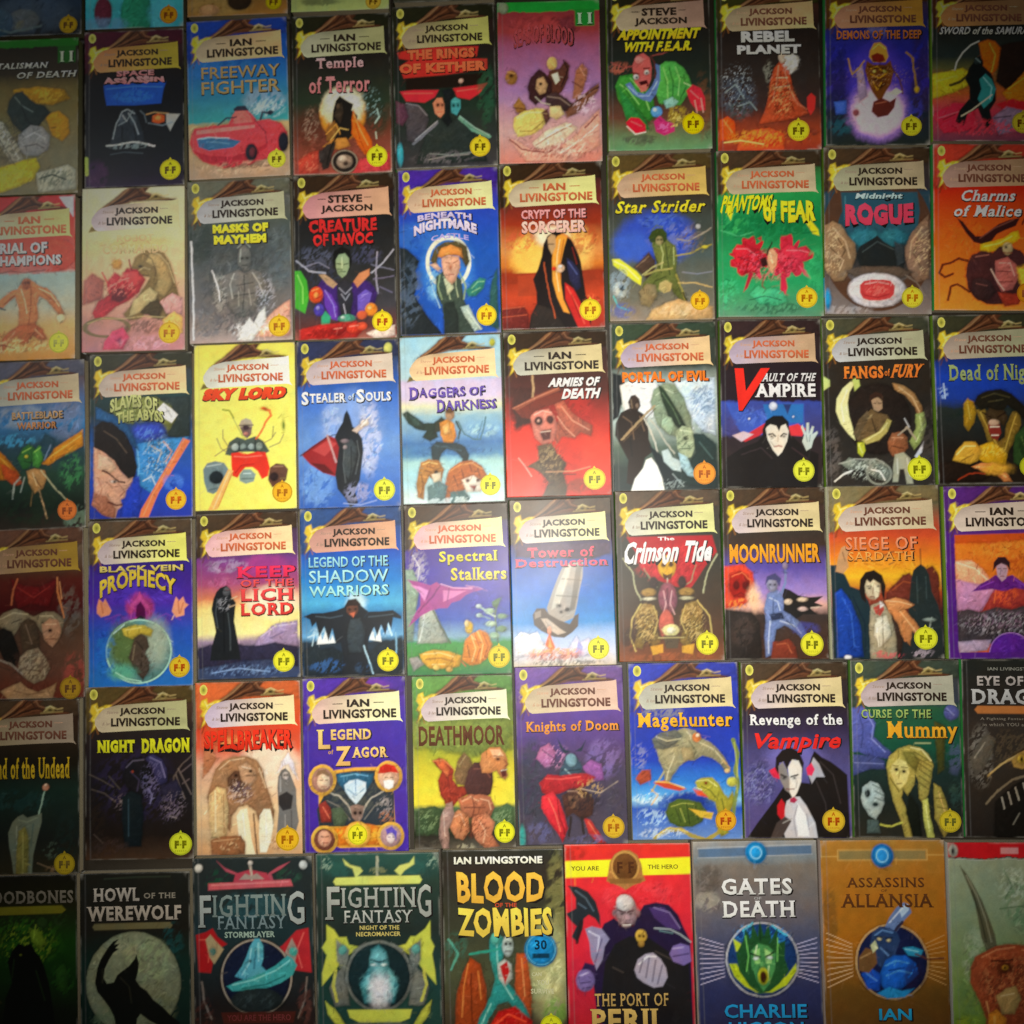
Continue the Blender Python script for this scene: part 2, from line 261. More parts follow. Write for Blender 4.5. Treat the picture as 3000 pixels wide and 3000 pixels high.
BOOKS = r'''
@0_0|dark blue paperback at the very top left corner with only its foot in view|124|-|87 152 9 a80 530
g 0 124 100 123 130 234 162 111
e 42 146 16 12 665
e 18 148 14 16 245
n 50 140 50 26 456 9 .2
l 566 2 2 150 30 158 60 152
@0_1|turquoise paperback above the blue banner book, only its foot in view|3aa|-|85 150 9 c80 730
g 0 3aa 120 4bb 162 39a
e 18 145 9 16 623
e 52 148 16 26 286
n 20 158 30 10 69b 7 .1
n 78 148 18 20 5bc 7 .1
@0_2|yellow brown paperback foot above the red car cover|641|-|86 150 8 ba0 640
g 0 431 130 542 162 a73
n 30 150 40 16 b95 6 .1
e 52 148 12 9 321
e 22 156 10 6 c96
@0_3|pale green strip of a paperback above the moon and robe cover|9a5|-|84 154 8 ca3 640
g 0 685 140 9a6 162 bc7
n 30 152 24 5 443 6 .1
@0_4|dark brown foot of a paperback above the orange band cover|321|-|86 152 8 a92 640
g 0 321 162 443
n 40 150 40 12 665 6 .2
@1_0|green topped paperback with grey rider on ochre ground at the left edge|1a7a1a|G|-
t TALISMAN 18 24.5 69 30.5 bba b20is
t 11 81 14 95 25 b0d8a0 b30s
t OF DEATH 38 34.5 98 41 bba b20is
g 0 1a6a14 8 1a6a14 9 231c10 36 302818 52 706030 80 7c7040 120 807858 162 7c7450
p 1a5a14 .6 79 8 97 8 97 26 79 26
p b08010 1.2 34 52 60 50 86 54 92 64 74 70 50 66 36 60
p c89018 1.2 66 80 80 76 90 84 92 100 84 108 74 102 70 90
n 60 60 30 10 e0b030 4 .5
p 283430 .95 30 64 36 56 44 54 50 62 58 68 66 70 72 78 66 84 60 92 66 100 62 110 50 106 42 96 34 88 28 76
l 7c8c84 .9 36 60 44 70 54 76
l 10181a 1 42 66 48 84 58 96
p 9c9c98 .95 40 100 52 90 64 92 72 102 70 116 60 122 48 122 38 114
l d8d8d0 .9 44 104 56 98 66 104
l 3c3838 1 46 112 58 110 66 114
p b4b098 1.2 16 84 24 86 30 96 38 108 44 122 50 134 44 142 36 134 26 118 18 104
l e0dcc8 .9 20 88 30 104 40 124
l 5c5848 1 16 96 28 116 38 134
n 30 106 20 30 4c4838 3 .5
p c8b414 1.2 8 138 26 132 44 126 58 124 62 134 56 146 40 154 14 162 6 160
n 36 142 24 14 f0e040 4 .5
p b0b098 1.4 58 140 74 136 90 132 98 138 98 158 60 160
n 78 146 22 12 2c4434 3 .5
l 1c3024 1.2 62 146 74 142 88 148
@1_1|black paperback with slanted blue banner and small orange light on its cover|412|J 321 c85 a93|86 146 10.5 cb0 540
t SPACE 32 41.5 70 47.5 e88080 b45
t ASSASSIN 19 48.2 80 55 e88 b75w
g 0 401c2c 36 1c1410 60 141418 122 12161a 150 181420 162 241830
n 50 66 30 9 3070c8 6 .3
p 1c50b0 .6 19 55.5 82 54.5 79 64 77 77 50 78 22 77 20 66
l 4888e0 .8 22 60 50 58 78 60
n 50 68 28 8 3078d0 4 .4
p 283038 .95 24 122 28 104 34 90 42 82 50 82 54 92 58 104 62 120 50 122 40 118
e 38 92 4 6 48525c
e 49 94 3.4 5.4 3c464e
l a8b4b8 1 28 112 32 96 38 84 44 82 50 86
l a8b4b8 .9 44 86 50 96 54 108
l 8a989c .9 34 98 42 94 48 84
l 6a7880 .8 56 84 60 88 62 96
l c0c8c8 .8 38 88 42 94
l 14181c 1.2 38 100 38 116
l 14181c 1.2 50 102 52 116
p e86020 .95 68 90 74 87 80 90 80 96 74 98 68 96
e 74 92 3 2.4 f8a050
l d8a868 .9 62 88 70 86 84 88
p a8a8a0 .8 82 88 96 89 90 98 86 106 82 98
l 80909c .9 64 97 78 100 88 97
l c8c8c0 1.4 22 119 36 118 48 116 56 117 70 121
l f0e0e0 1.4 64 119 70 121
n 44 120 26 4 90a0a0 2.6 .5
l 48545c .8 26 128 40 126 58 128
n 12 150 14 20 482450 6 .3
l a8b850 4 1.5 132 2 148
@1_2|blue paperback with a generic red armoured car on sand under its title|1a3a90|I 321 ba8 ca7|87 145 9 cc3 540
t FREEWAY 14 48 92 60 a98f5c b10
t FIGHTER 14 63 92 76 a98f5c b10
g 0 123a90 40 1a55a8 60 2a6fa8 90 3a8a9a 104 3a9898 107 b8a070 162 a88a70
n 30 50 50 14 3377bb 10 .2
n 76 84 26 16 9ab 7 .25
n 78 92 24 12 cdd 4 .5
n 50 106 50 3 8a9a7a 4 .3
p d8424a 1 3 116 6 110 20 108 40 107 44 98 48 93 58 93 64 99 68 105 80 104 92 108 98 118 98 130 90 140 78 144 60 150 34 152 14 144 4 134 1 124
p f07068 .7 44 99 48 94 57 94 62 100 64 106 46 107
p f08078 .8 8 112 40 110 66 109 66 112 40 114 8 116
p 3a6890 .7 8 121 16 119 38 121 52 125 44 131 20 133 10 129
l b0d8e0 1 9 121 20 119.5 40 121.5
l 6a9ab8 .9 18 124 30 125 40 127
p a82c38 .9 4 132 20 138 40 140 62 136 78 128 78 132 62 144 36 150 14 144
e 62 137 6 9 22242e
e 63 137 3 5 6a3038
e 94 128 5 10 1c1e28
p 2c3040 .7 45 92 49 89 57 89 60 94 46 94
l 334 1.4 30 107 38 101 48 100
l 334 1.8 72 104 74 96 82 99
e 82 97 3 2 223
l 5a2c38 1 66 104 76 116 78 128
n 50 152 50 8 d0a888 7 .3
n 60 150 44 4 5a4038 4 .45
@1_3|dark paperback with hooded orange figure before a glowing full moon|221|I 321 bb9 aa7|85 146 10.5 dc2 540
t Temple 24 44 73 58 e8a0a0 b24s
t of Terror 17 63 79 80 d88080 b24s
g 0 202420 40 221c18 60 282820 90 2c3828 120 6a3828 162 a04c3c
n 20 118 20 30 5c3020 4 .35
e 51 102 23.5 26 e09030 0 1.5
e 51 95 22 20 e8d8a8 0 3
e 51 90 18 12 f4e8c8 0 4
p 1c1814 .8 40 110 41 98 44 88 48 83 52 86 58 90 62 92 60 98 66 104 64 116 60 124 50 134 42 124
p 3c3024 .95 42 104 46 92 50 90 52 100 48 112
e 46.5 94 2 2.6 5c4834
p 8c5c28 .95 34 116 42 108 46 118 42 130 34 128
l e8a040 1 34 122 44 112 48 122
l f8c868 .8 38 128 48 116 56 118
p e06418 .95 62 98 65 108 74 118 80 130 82 146 72 144 66 134 60 122 60 108
l f8a858 .9 62 102 68 118 76 134
l 903808 .9 64 112 68 128 74 142
p d08838 .95 30 134 42 126 54 126 58 134 46 138
p 342c28 .95 26 142 34 132 44 130 40 142 36 156 30 158
l 1c1814 1.8 46 122 38 136 34 152
e 28 144 5 6 3c3430
e 52 150 13.4 12 241c18
r 52 150 12.6 11.2 1.2 8c7c68
e 52 150 8.4 7 98806c
e 50 147 4.4 3 d0b8a0
e 53 152 2.4 2 403028
n 86 106 14 26 203424 5 .3
l a8c0b0 1.2 86 98 88 106 84 112
l c8d8c0 1 84 122 85 128
n 80 92 14 18 90b0a8 2.6 .66
n 18 112 10 22 a88870 2.6 .6
p b84030 1.2 4 148 16 140 26 138 26 162 4 162
n 16 150 14 12 e07858 3 .6
p c43c40 1.4 68 148 84 146 98 142 98 162 60 162
@1_4|dark olive paperback with orange lettering bars and two small masks|221|J 321 a97 bb6|83 143 10 db2 540
t THE RINGS 14 44 80 54 f06a40 b60
t OF KETHER 6 57.5 91 67.5 f06a40 b60
g 0 321c14 40 241c18 80 202820 100 203024 130 2c302c 162 383638
p c83028 .8 4 46 14 44 40 42 84 43 82 53 62 54 92 56 92 66 52 70 10 72 6 60 16 54 6 52
p 20160f .8 12 72 92 70 92 82 12 84
p d02c38 .9 6 85 20 84 44 85 40 92 30 97 12 95
p d02830 .9 58 84 80 82 92 80 84 90 74 96 62 93
l f06858 .9 10 87 38 88
l f06858 .9 62 87 84 85
e 66 77 2.2 2.2 f8c0a8
p 4a4448 1.1 10 97 22 98 30 104 34 114 30 126 20 138 12 134
l 90888c .9 12 97 24 100 32 110
p 603848 1.2 2 94 10 98 14 110 8 120 2 116
p e08860 .8 38 98 42 93 47 93 49 99 49 108 45 113 40 108
e 43 100 1.4 1.6 3c1c14
e 47 100 1 1.6 3c1c14
l b05840 .8 42 107 47 107
p 48a0a0 .8 55 96 60 93 65 96 65 104 61 111 56 108
e 58 101 1.2 1.6 10302c
e 62.4 101 1 1.6 10302c
p 181c1c .95 48 86 54 84 60 88 56 96 54 110 58 120 50 126 44 118 50 110 50 98
p 28302c .95 34 122 44 112 52 122 62 112 74 124 84 142 90 158 20 158 26 140
l 74747c 2 18 138 30 128 42 118
l b0b0b4 .7 20 134 32 124 42 116
l 6c9c80 3 64 114 76 126 92 134
l a8d0b8 .8 64 112 78 124 92 132
l 889088 .7 34 148 54 150 76 148
l a09890 .8 32 154 50 151 72 150
n 50 152 40 8 70686c 3.4 .5
n 90 90 10 40 28583c 6 .3
e 5 148 3 11 38a8b8
@1_5|pink and purple paperback with green top bar and goblin riders on a log|1a7a2a|G|-
t 11 78 13 93 24 b0e0b0 b30s
t SEAS OF BLOOD 16 26 74 44 a8464a b25a6
g 0 1f9a35 10 1f9a35 11 943438 30 a03c3c 50 a05a80 90 a878a8 130 d0a098 162 c87868
e 6 6 5 6 889977
p 1f8a30 .6 76 9 95 9 95 26 76 26
n 40 28 36 18 b44444 8 .3
p 7c3038 1.6 60 18 74 16 76 30 66 38
e 53 63 5 6.6 e0b868
p 5c3428 .95 50 70 60 68 66 60 70 66 68 80 62 92 56 98 48 96 46 84
l 2c1818 1.2 64 60 68 70 62 86
p 3c2020 .95 28 86 32 76 40 68 46 72 52 80 52 92 44 98 36 104 30 98
p c89c6c .95 38 78 44 76 48 84 46 92 40 94 36 88
e 41 83 1.4 1.4 201010
p e8dcc0 .8 52 74 58 72 60 80 56 84
p 402c2c .95 46 94 56 92 66 98 74 106 68 112 56 110 46 104
l a08878 .9 48 96 60 98 70 106
l d8c8a8 .8 36 96 42 102 50 104
e 13 76 6 7.4 a06c30
e 13 74 2 1.6 3c2010
l d0a060 .9 9 70 16 72
p a86848 .95 74 82 76 70 82 64 88 70 86 80 82 92 78 102 72 98
l 5c2820 1 72 82 82 88
l e0a080 .8 80 68 84 76
p 805038 1.2 64 112 74 102 86 92 98 84 98 92 88 102 76 114 66 118
l 3c201c 1.1 66 110 84 96 98 88
p 9c6c34 .95 14 104 20 96 26 104 28 112 18 112
l 402418 1 14 106 26 108
p dcc468 .95 15 116 24 110 36 107 44 108 50 116 42 128 32 134 18 136 14 126
l f8eca8 1 18 116 30 111 42 112
l 8c7030 .9 20 130 32 130 44 120
p 5c3830 .95 42 112 48 108 50 118 46 124
p d8bc80 .95 50 106 60 106 64 114 56 120 50 116
p e8c8a8 1.1 32 142 46 130 66 122 76 128 64 140 46 148 36 148
l 8c5440 1 36 144 52 134 70 126
l fff0d8 .8 40 140 56 130 70 124
p f0a890 1.4 8 136 18 140 30 148 50 150 70 140 84 124 98 110 98 146 70 162 26 160
l 7c3c38 1.4 10 138 22 148 44 152 62 148
l 7c3c38 1.2 84 128 96 116
n 64 148 30 12 f8d0b8 3 .5
n 60 152 40 10 8c4840 3 .55
l f8e0d0 1 60 152 80 140 96 126
n 84 104 14 14 f0d0d8 3 .55
@1_6|dark paperback with green cloaked red faced man above pink and red blossoms|221|S 321 ba8 a87|82 137 10.5 db0 640
t APPOINTMENT 11 41 90 52 f0c020 b55i
t WITH F.E.A.R. 16 54 83 64 f0c020 b50i
g 0 332820 40 201c18 100 243028 130 643c2c 162 609060
n 92 120 10 40 70482c 6 .3
p 388830 .95 7 98 12 88 24 86 38 96 44 110 46 128 40 134 28 126 16 122 10 112
p 50a848 .95 48 80 56 74 66 75 74 82 80 92 82 102 76 110 70 118 60 118 50 116 46 104 48 92
p 2c8038 .95 10 98 18 108 26 120 38 134 40 142 28 140 18 134 14 118
l 98d878 .9 12 96 20 102 30 116
l 98d878 .9 22 90 34 104 40 122
l 1c5420 1 16 98 26 116 36 130
l 1c5420 1 28 94 40 112 44 126
l 98d878 .9 54 80 58 94 58 112
l 98d878 .9 66 80 70 92 68 108
l 1c5420 1 60 80 64 98 62 114
l 1c5420 1 74 88 76 100 70 112
l c8f0a0 .8 74 96 82 100
p 5c78b0 .8 17 96 22 94 28 104 36 106 43 98 48 86 46 76 51 78 51 92 47 106 41 114 34 112 24 106
l a8c0e8 .8 20 98 30 108 40 108 48 94
p c45c58 .8 24 78 28 68 35 65 41 70 43 80 42 92 38 102 32 102 26 94
e 31 72 4 3.6 e89088
e 27.6 89 2.6 2.4 f0f0e8
e 38 84.5 2.4 2.2 f0f0e8
e 28 89.4 1 1 201010
e 38 85 1 1 201010
l 4c1814 1.2 23 85 30 86
l 4c1814 1.2 35 81 41 80
p 3c0c10 .8 30 94 38 92 40 98 34 101
p e87060 .8 31 98 38 96 37 103 32 104
l 5c2c28 1.1 42 68 46 76 46 90
n 12 80 12 8 c86850 2.6 .4
l b05048 1 4 74 16 80 26 78
l b05048 1 44 68 54 66 62 62
e 47 124 5.4 5.4 60a8f0
e 45.6 122 2 2 d0e8ff
p 90c8b8 .95 54 114 62 110 68 114 64 120 56 121
p c81830 .8 17 134 22 129 30 130 36 137 36 144 28 146 20 142
l ff6868 .8 22 133 32 138
l f8f0e0 .7 18 138 26 146 36 144
p b82868 .8 44 134 50 128 56 134 64 136 64 144 54 148 46 144
n 55 140 9 7 f070b0 2.2 .5
p d02838 .8 76 104 82 98 90 102 94 112 94 124 86 124 80 116
l ff8080 .8 80 104 88 112
l f0b0a0 .7 84 114 86 126
l f0b0a0 .7 90 112 92 126
n 68 128 12 12 b0982c 2.6 .4
n 64 132 8 10 e8d870 2.2 .6
n 30 152 20 6 443c38 4 .3
@1_7|dark paperback with orange spiky spire and pale smoke on its cover|331|J a42 a97 ca7|78 143 10.5 db2 540
t REBEL 24 43 76 54 c8c8c0 b55
t PLANET 20 57 82 66 c8c8c0 b55
g 0 542c20 40 241c18 90 302824 120 3c2824 150 a44020 162 8c3020
n 20 108 22 26 4c5868 3 .4
n 20 100 20 30 b8c4cc 1.8 .74
n 22 122 16 14 304440 3 .5
l 90a0a0 .8 8 104 18 96 26 110
l 90a0a0 .8 20 118 32 114 38 122
p c04c28 .95 52 92 56 80 62 72 66 72 70 80 72 92 74 104 80 116 88 126 72 132 54 134 40 136 46 122 50 108
l f8a078 .9 60 78 58 94 54 112
l f8a078 .8 66 84 70 100 76 114
l 5c1c10 1 62 84 62 104 58 126
l 5c1c10 1 68 92 70 110 74 124
l e8d0a0 .8 58 90 68 90
l e8d0a0 .8 56 100 70 98
n 62 110 16 22 f0a060 2.4 .55
n 62 108 16 30 401408 2.4 .55
e 64 70 4 6 c8b098
p c8c0b0 .95 66 68 74 66 80 70 78 82 72 86 68 80
n 72 76 10 12 e8e4dc 2.6 .45
n 50 84 6 14 989888 3 .4
p d42c28 .8 87 110 91 106 95 110 94 122 90 128 87 122
l b86040 1.4 70 108 78 116 86 122
p e85018 .95 2 132 10 128 16 132 18 150 2 152
l f8a050 .9 6 132 14 144
p e85428 1.2 22 150 34 142 50 140 64 146 64 162 18 162
n 40 150 36 10 f8a030 3 .45
n 40 152 36 8 a01810 3 .55
l f8e080 .8 6 154 22 152 44 156
n 80 146 20 10 582820 5 .3
@1_8|violet blue paperback with brown horned totem over a pink glowing pool|531|J 943 b86 b83|82 143 10 cb2 540
t DEMONS OF THE DEEP 11 45 93 54 b8682f b30
g 0 503018 40 242868 70 282898 100 34288c 130 202838 162 202824
n 50 44 12 14 8078b0 5 .3
n 10 96 14 60 1c1c28 10 .3
n 92 96 12 60 302028 10 .3
e 50 100 26 40 4838b0 0 9
e 50 128 29 30 9870c8 0 6
e 50 128 25 24 e0b8c0 0 4
p a88ca8 1.4 30 84 36 80 40 112 32 118
p c89030 .8 43 66 47 58 53 57 59 62 61 72 58 78 46 78 42 72
l f8d060 .8 46 64 52 59 58 64
p 782010 .8 44 71 50 68 56 70 58 76 52 78 46 77
p 6c3c14 .8 40 76 46 80 58 80 63 76 66 88 63 100 58 108 54 116 50 116 45 108 41 98 38 86
l e8a820 .9 44 84 50 82 54 86
l e8a820 .9 44 90 52 94 60 88
l e8a820 .9 46 98 50 106 54 98
e 47 87 1.6 1.4 f8e060
e 57 87 1.6 1.4 f8e060
l 281008 1 42 82 50 84 62 82
l 281008 1 47 100 52 104 57 100
n 52 90 13 20 281008 2.2 .6
l b88818 1.4 26 90 32 84 38 76
l b88818 1.2 22 74 24 84 26 90
l a07818 1.6 78 68 84 74 86 90 88 104
e 88 106 2.4 3.4 c8a020
l 5c3420 1.4 64 84 72 96 74 110
p 5c241c .8 46 118 54 114 62 118 68 114 66 124 60 132 50 134 44 128
l a86048 .8 48 120 58 118
e 29 129 3 3.4 8c4850
p d8c0b0 .8 60 110 68 104 74 108 68 112
n 50 92 36 14 b89060 2 .72
p 3c60c0 1.1 8 118 20 116 20 130 10 131
n 86 126 10 18 3c3ca8 5 .35
n 14 142 16 12 205868 5 .3
@1_9|paperback at the top right with black swordsman against an orange and red sky|421|J 742 a74 864|88 143 11 a92 530
t SWORD of the SAMURAI 8 43 96 51 b8b8a8 b25i
g 0 402018 40 1c1c18 74 242c28 86 50502c 112 a85020 130 a83040 162 603040
p b8580c 1.1 46 60 54 56 62 58 68 66 68 80 60 92 56 104 50 90
l f0a838 1 56 60 62 72 58 90
p 20140f 1.2 68 62 98 56 98 116 74 112 62 100
p b86c10 1.2 68 112 78 104 90 90 98 96 98 130 78 128
l f0a830 .9 74 108 90 96
p b0a01c 1.6 0 92 14 90 30 86 38 92 36 104 20 112 0 118
l f0e048 .9 4 100 24 94
p c81820 1.1 62 124 78 118 98 122 98 138 84 138
p b82038 1.4 0 134 22 122 40 124 42 150 10 154
l f05868 .9 6 138 30 130
p 786078 1.4 58 138 72 126 88 130 90 150 64 156
p 101414 .8 32 98 36 86 42 78 46 74 50 78 50 84 58 92 62 106 62 120 56 130 58 142 52 150 48 138 44 128 34 134 30 146 22 142 26 130 36 118 36 106
p 287c7c .8 46 98 52 92 58 98 62 108 58 120 50 128 44 118 48 108
l 88e0e0 .8 50 96 58 106 56 118
e 44 79 3 3.6 243030
l 789090 .7 43 76 47 80
l d8d8c8 .9 22 88 24 80 30 70 38 62 46 58
l 181414 2.6 36 92 28 100 18 104
l d8c8a8 .9 28 136 38 130 48 122 58 114
n 50 148 50 10 d03040 3 .5
l 181414 .9 10 140 22 134
l 181414 .9 60 138 76 136
@2_0|pale washed out paperback with bare chested fighter by the left edge|b33|I b98 cb9 cb7|84 146 10 bb3 994
t TRIAL OF 16 46 72 57 f0d8c8 b45
t CHAMPIONS 16 59 86 69 f0d8c8 b45
g 0 c83028 42 c84838 74 c86050 78 98b0a8 110 b0b098 128 c8a060 162 b88038
p f0e8f8 .9 84 2 98 2 98 22
e 78 60 24 16 d8442a
p 6c342c 1.2 26 16 38 6 52 4 56 12 44 20
n 50 73 36 5 c07068 4 .3
l 5c3430 .7 24 76 36 74 50 76 70 74
p c47848 .95 42 92 48 84 54 82 60 86 64 90 72 92 80 100 86 110 90 118 86 122 80 114 72 104 64 100 62 108 64 120 60 130 52 132 44 128 44 112 40 100 34 104 28 110 22 112 20 108 28 100 36 94
l f8c898 .9 46 92 50 104 52 116
l f8c898 .8 64 92 76 98 84 110
l 7c3c20 .9 56 90 56 108 54 126
l 7c3c20 .8 40 98 30 106
l 7c3c20 .8 68 96 80 106
e 51 87 4.4 5.4 a85c38
e 49.6 86 1 .8 3c1810
e 53 86 1 .8 3c1810
l 50585c 1.6 12 104 20 108 30 112
e 86 122 4 4 d8c898
p a85830 .95 44 128 60 126 68 132 72 142 66 144 58 138 54 146 46 146 42 138 34 144 28 154 20 152 26 142 34 134
l e8a878 .9 40 134 32 144
l e8a878 .9 60 132 68 140
n 44 142 40 10 a06030 3 .5
n 40 148 44 8 e8c888 3 .5
l 6c3c20 1 10 148 26 146 40 150
@2_1|cream paperback with red machine facing a tan long necked beast|dcb|J 332 cbb dc9|85 145 10.5 e4b020 a60
t ROBOT 34 47 70 54 f0bc84 b30n
t COMMANDO 20 57 84 66 f0c088 b30n
g 0 e8dcb0 14 e4d8a8 42 e8dca0 60 e8cc90 90 e4b888 118 d8a088 130 c08878 162 b87c80
n 50 56 46 8 f4c070 12 .25
p b06050 2 2 92 10 84 22 92 20 110 0 116
p 8a7040 1 40 126 52 112 62 98 66 90 58 88 48 94 46 84 52 70 60 64 70 62 80 66 86 76 90 92 94 108 88 122 80 132 68 130 64 122 58 130 46 132
p b89a60 .95 66 66 76 68 84 80 88 98 80 110 70 104 74 92 72 80 62 74
p c8b078 .95 50 112 66 100 74 106 70 118 58 124 46 128
p 4c3c20 .95 56 124 66 114 74 112 80 120 74 130 62 126
l 5a4824 .9 60 66 68 72 72 84 70 94
l d8c088 .8 66 64 76 68 84 78 90 96
l 54401c 1 74 110 78 120 74 132
l e0c890 .7 50 86 60 80 66 82
l 3a2c14 1 48 92 56 88 64 88
e 57 79 1.8 1.2 2c2010
p b82c34 1 10 124 16 112 26 106 24 94 32 84 38 88 44 80 54 82 62 92 56 104 46 112 34 118 24 126 14 132
p e04848 .95 40 84 54 84 60 92 50 100 42 96
p 701c24 .95 30 100 40 100 44 108 36 114 28 110
e 34 76 5 5 e0a048
l c83038 1.2 26 96 20 84
l 8a2028 1.2 48 82 46 72
l f0a090 .8 28 98 38 92 46 90
n 36 102 20 16 5c1418 3 .6
n 38 96 20 14 ff8878 2.6 .66
r 24 138 21 9 2.2 7a6844
l c8b078 .8 6 134 20 129 40 130 60 128 84 130
n 60 138 26 8 5a4034 3.4 .45
p e0a098 .95 76 114 88 106 98 112 98 128 82 126
p f0b860 1.2 78 132 90 124 98 130 98 146 84 146
p d84868 1 22 152 30 142 40 138 46 148 40 160 20 160
p 9a3058 .95 32 150 38 148 38 156
n 64 154 36 8 f0a8b8 6 .4
@2_2|grey paperback with blocky yellow title and stone giant in smoke|665|J 332 bbb bb9|87 148 10.5 e8b820 a60
t MASKS OF 24 44 78 53 f0e030 b75
t MAYHEM 25 55 76 64 f0e030 b75
g 0 706860 40 505850 60 485050 90 5c6060 130 746e6c 150 988880 162 b8a098
n 12 60 16 30 303c34 8 .3
n 88 80 16 40 606c70 7 .3
n 50 100 50 50 444848 5 .45
p 70706c .95 48 74 51 68 55 66 59 70 61 76 61 86 58 92 52 92 48 84
l b8c0b8 .8 51 70 50 82
e 52 79 1.2 1 1c1c1c
e 57 79 1.2 1 1c1c1c
l 2c2c2c .8 52 86 57 86
l a8b0a8 .8 48 68 55 62 60 68
p 74706a .95 42 92 48 90 54 94 62 90 70 94 76 104 78 116 72 124 68 112 66 122 64 134 54 138 44 136 38 126 36 112 32 118 26 124 22 116 26 104 34 96
l c8c4b8 .9 44 94 40 104 42 118
l c8c4b8 .9 62 94 68 104 72 116
l 2c2c2c 1 54 96 54 112 52 130
l 2c2c2c 1 46 106 62 104
l 2c2c2c .9 44 116 64 114
l a8a49a .8 48 112 48 126
l a8a49a .8 58 110 60 126
n 30 112 10 24 b8b4ac 2.4 .55
n 74 118 12 26 b8b8c0 2.4 .55
l f4f0f0 1.2 23 90 26 100 29 112 30 120
n 46 142 30 14 3c3c40 3 .5
p e8a890 2 74 140 86 130 98 122 98 158 62 158
n 80 148 20 12 ffd8a0 4 .5
p f8f4ec 1.2 46 160 52 148 58 138 62 144 68 134 74 128 74 142 66 154 60 162
n 60 150 26 10 ffffff 3 .5
n 18 142 18 22 6c6c70 4 .4
l f0eef0 1.6 3 60 4 110 4 158
@2_3|black paperback with green faced purple robed juggler of coloured balls|321|S 432 d99 da8|86 146 10 e8d020 a40
t CREATURE 15 44 82 57 d82a28 b45w
t OF HAVOC 19 58 78 70 d82a28 b45w
g 0 321818 40 1c1c1c 100 2c2c2c 130 403c40 150 603430 162 a86050
n 20 82 24 14 60647c 3 .45
n 70 80 20 12 50506c 3 .45
n 30 100 20 20 383c50 3 .45
l b0b0c0 1.4 2 84 14 94 30 97
l 9090a8 .8 10 90 24 86 34 92
l b0b0c0 1.3 98 76 88 88 76 98
l a09cb0 1.2 82 78 80 98 82 118
l 808098 1 76 90 98 96
l 78708c 1 78 104 98 102
l 78708c .9 84 112 96 118
p 3c2068 .95 22 110 28 102 38 104 46 110 56 108 64 104 74 106 82 118 78 130 68 140 56 144 44 144 34 138 26 128
p 6838a8 .9 28 112 36 118 42 130 42 144 36 142 30 130
p 6c54b8 .9 62 120 70 114 76 118 72 132 62 140
l a890e0 .8 30 114 38 128 40 140
l a890e0 .8 66 120 72 118
p 2c2c34 .95 42 108 50 104 56 108 58 124 54 140 46 140 42 124
l a8a8b8 .9 44 112 50 118 56 112
l a8a8b8 .8 46 118 50 124 54 118
l c8c8d8 .8 48 128 50 138
p c09870 .9 24 98 30 98 38 104 42 108 38 112 32 108
p d88858 .9 58 106 64 98 74 94 74 100 68 106 62 112
p 12120f .8 38 88 39 76 47 71 55 75 57 86 54 96 50 86 44 86 41 96
p 94a880 .8 41 84 44 79 50 78 54 83 54 92 51 99 47 102 43 98 41 91
l 202c18 1 42 88 46 89
l 202c18 1 49 89 53 88
l d0e0b0 .8 47 82 47 92
l 202c18 1 45 96 50 96
l 40502c .8 43 93 47 94
p 48b030 .9 0 94 6 94 12 104 14 120 10 136 0 130
l a8f070 .9 3 98 8 110 8 126
e 21 118 7 8 e85020
l f8b060 .8 17 114 23 112
l a82010 .8 18 122 26 120
e 21 118 2.4 2.6 ffa850
e 24 133 5 6 5040b0
e 22.6 131 1.6 1.8 a8a0f0
p 38a878 .9 26 140 30 134 35 140 34 148 30 152 26 148
e 51 142 8.4 4 50a080
e 47 141 2 1.4 e0f0e0
e 75 134 6 6.4 f09028
e 73.6 132 2 2 ffd880
e 66 139 5 4.4 d86038
e 40 150 7 4 3c4c40
p c02820 1.2 4 152 26 147 60 145 70 150 60 162 4 162
e 42 154 8 4 a81c18
e 58 152 7 5 d83820
e 66 150 5 4 e05030
l f89880 .8 38 152 46 151
l f89880 .8 54 150 62 149
n 30 156 26 6 700c08 4 .4
p f0d8c8 1.2 70 157 84 152 98 150 98 160 80 163
@2_4|bright blue paperback with haloed bearded figure and arched lilac title|46279a|J c64 db9 eea|86 145 10 e8cc20 a60
t BENEATH 19 44 73 50 d8c8f0 b45a3
t NIGHTMARE 15 52 78 62 e8d8f4 b60a7
t CASTLE 32 65 70 70 b8a8e0 b30a3
g 0 4a2a98 16 4a2a98 40 2a48c0 80 2058b8 162 1a50b0
n 30 66 46 20 3a78d0 14 .2
e 48 98 26 34 3a80d8 0 6
p 20282c 1 0 76 8 78 14 84 20 90 16 100 18 112 14 122 20 132 26 142 34 152 42 162 0 162
n 10 122 16 40 5a6a80 5 .5
l 46586c 1 4 100 10 110 8 126 16 140
p 2a5a58 1.2 92 110 98 100 98 160 82 152 88 138
r 49 92 21 24 3.6 f0f0d8
n 34 112 10 20 88c8e8 4 .3
l b8e0e8 1 30 108 34 122 40 136
p 3a4a40 .95 36 106 44 100 54 102 62 110 64 128 68 142 74 162 44 162 42 134 36 122
p 222c28 .95 44 132 54 130 58 146 58 162 44 162
l 8aa078 1.2 40 104 38 116 42 128
l 90a880 1.4 60 102 66 116 64 128
l b8c8a0 .8 44 106 48 116 50 128
l b8c8a0 .8 56 106 56 116 58 126
p d0d8b0 .95 44 108 52 106 54 118 48 124
p b0c0b0 .95 60 136 68 134 74 146 82 158 74 160 66 148
l e0e8d8 .8 66 138 74 150 80 158
p 5c5030 .95 31 90 36 78 46 72 58 71 68 77 70 92 66 98 60 84 50 80 40 84 36 96
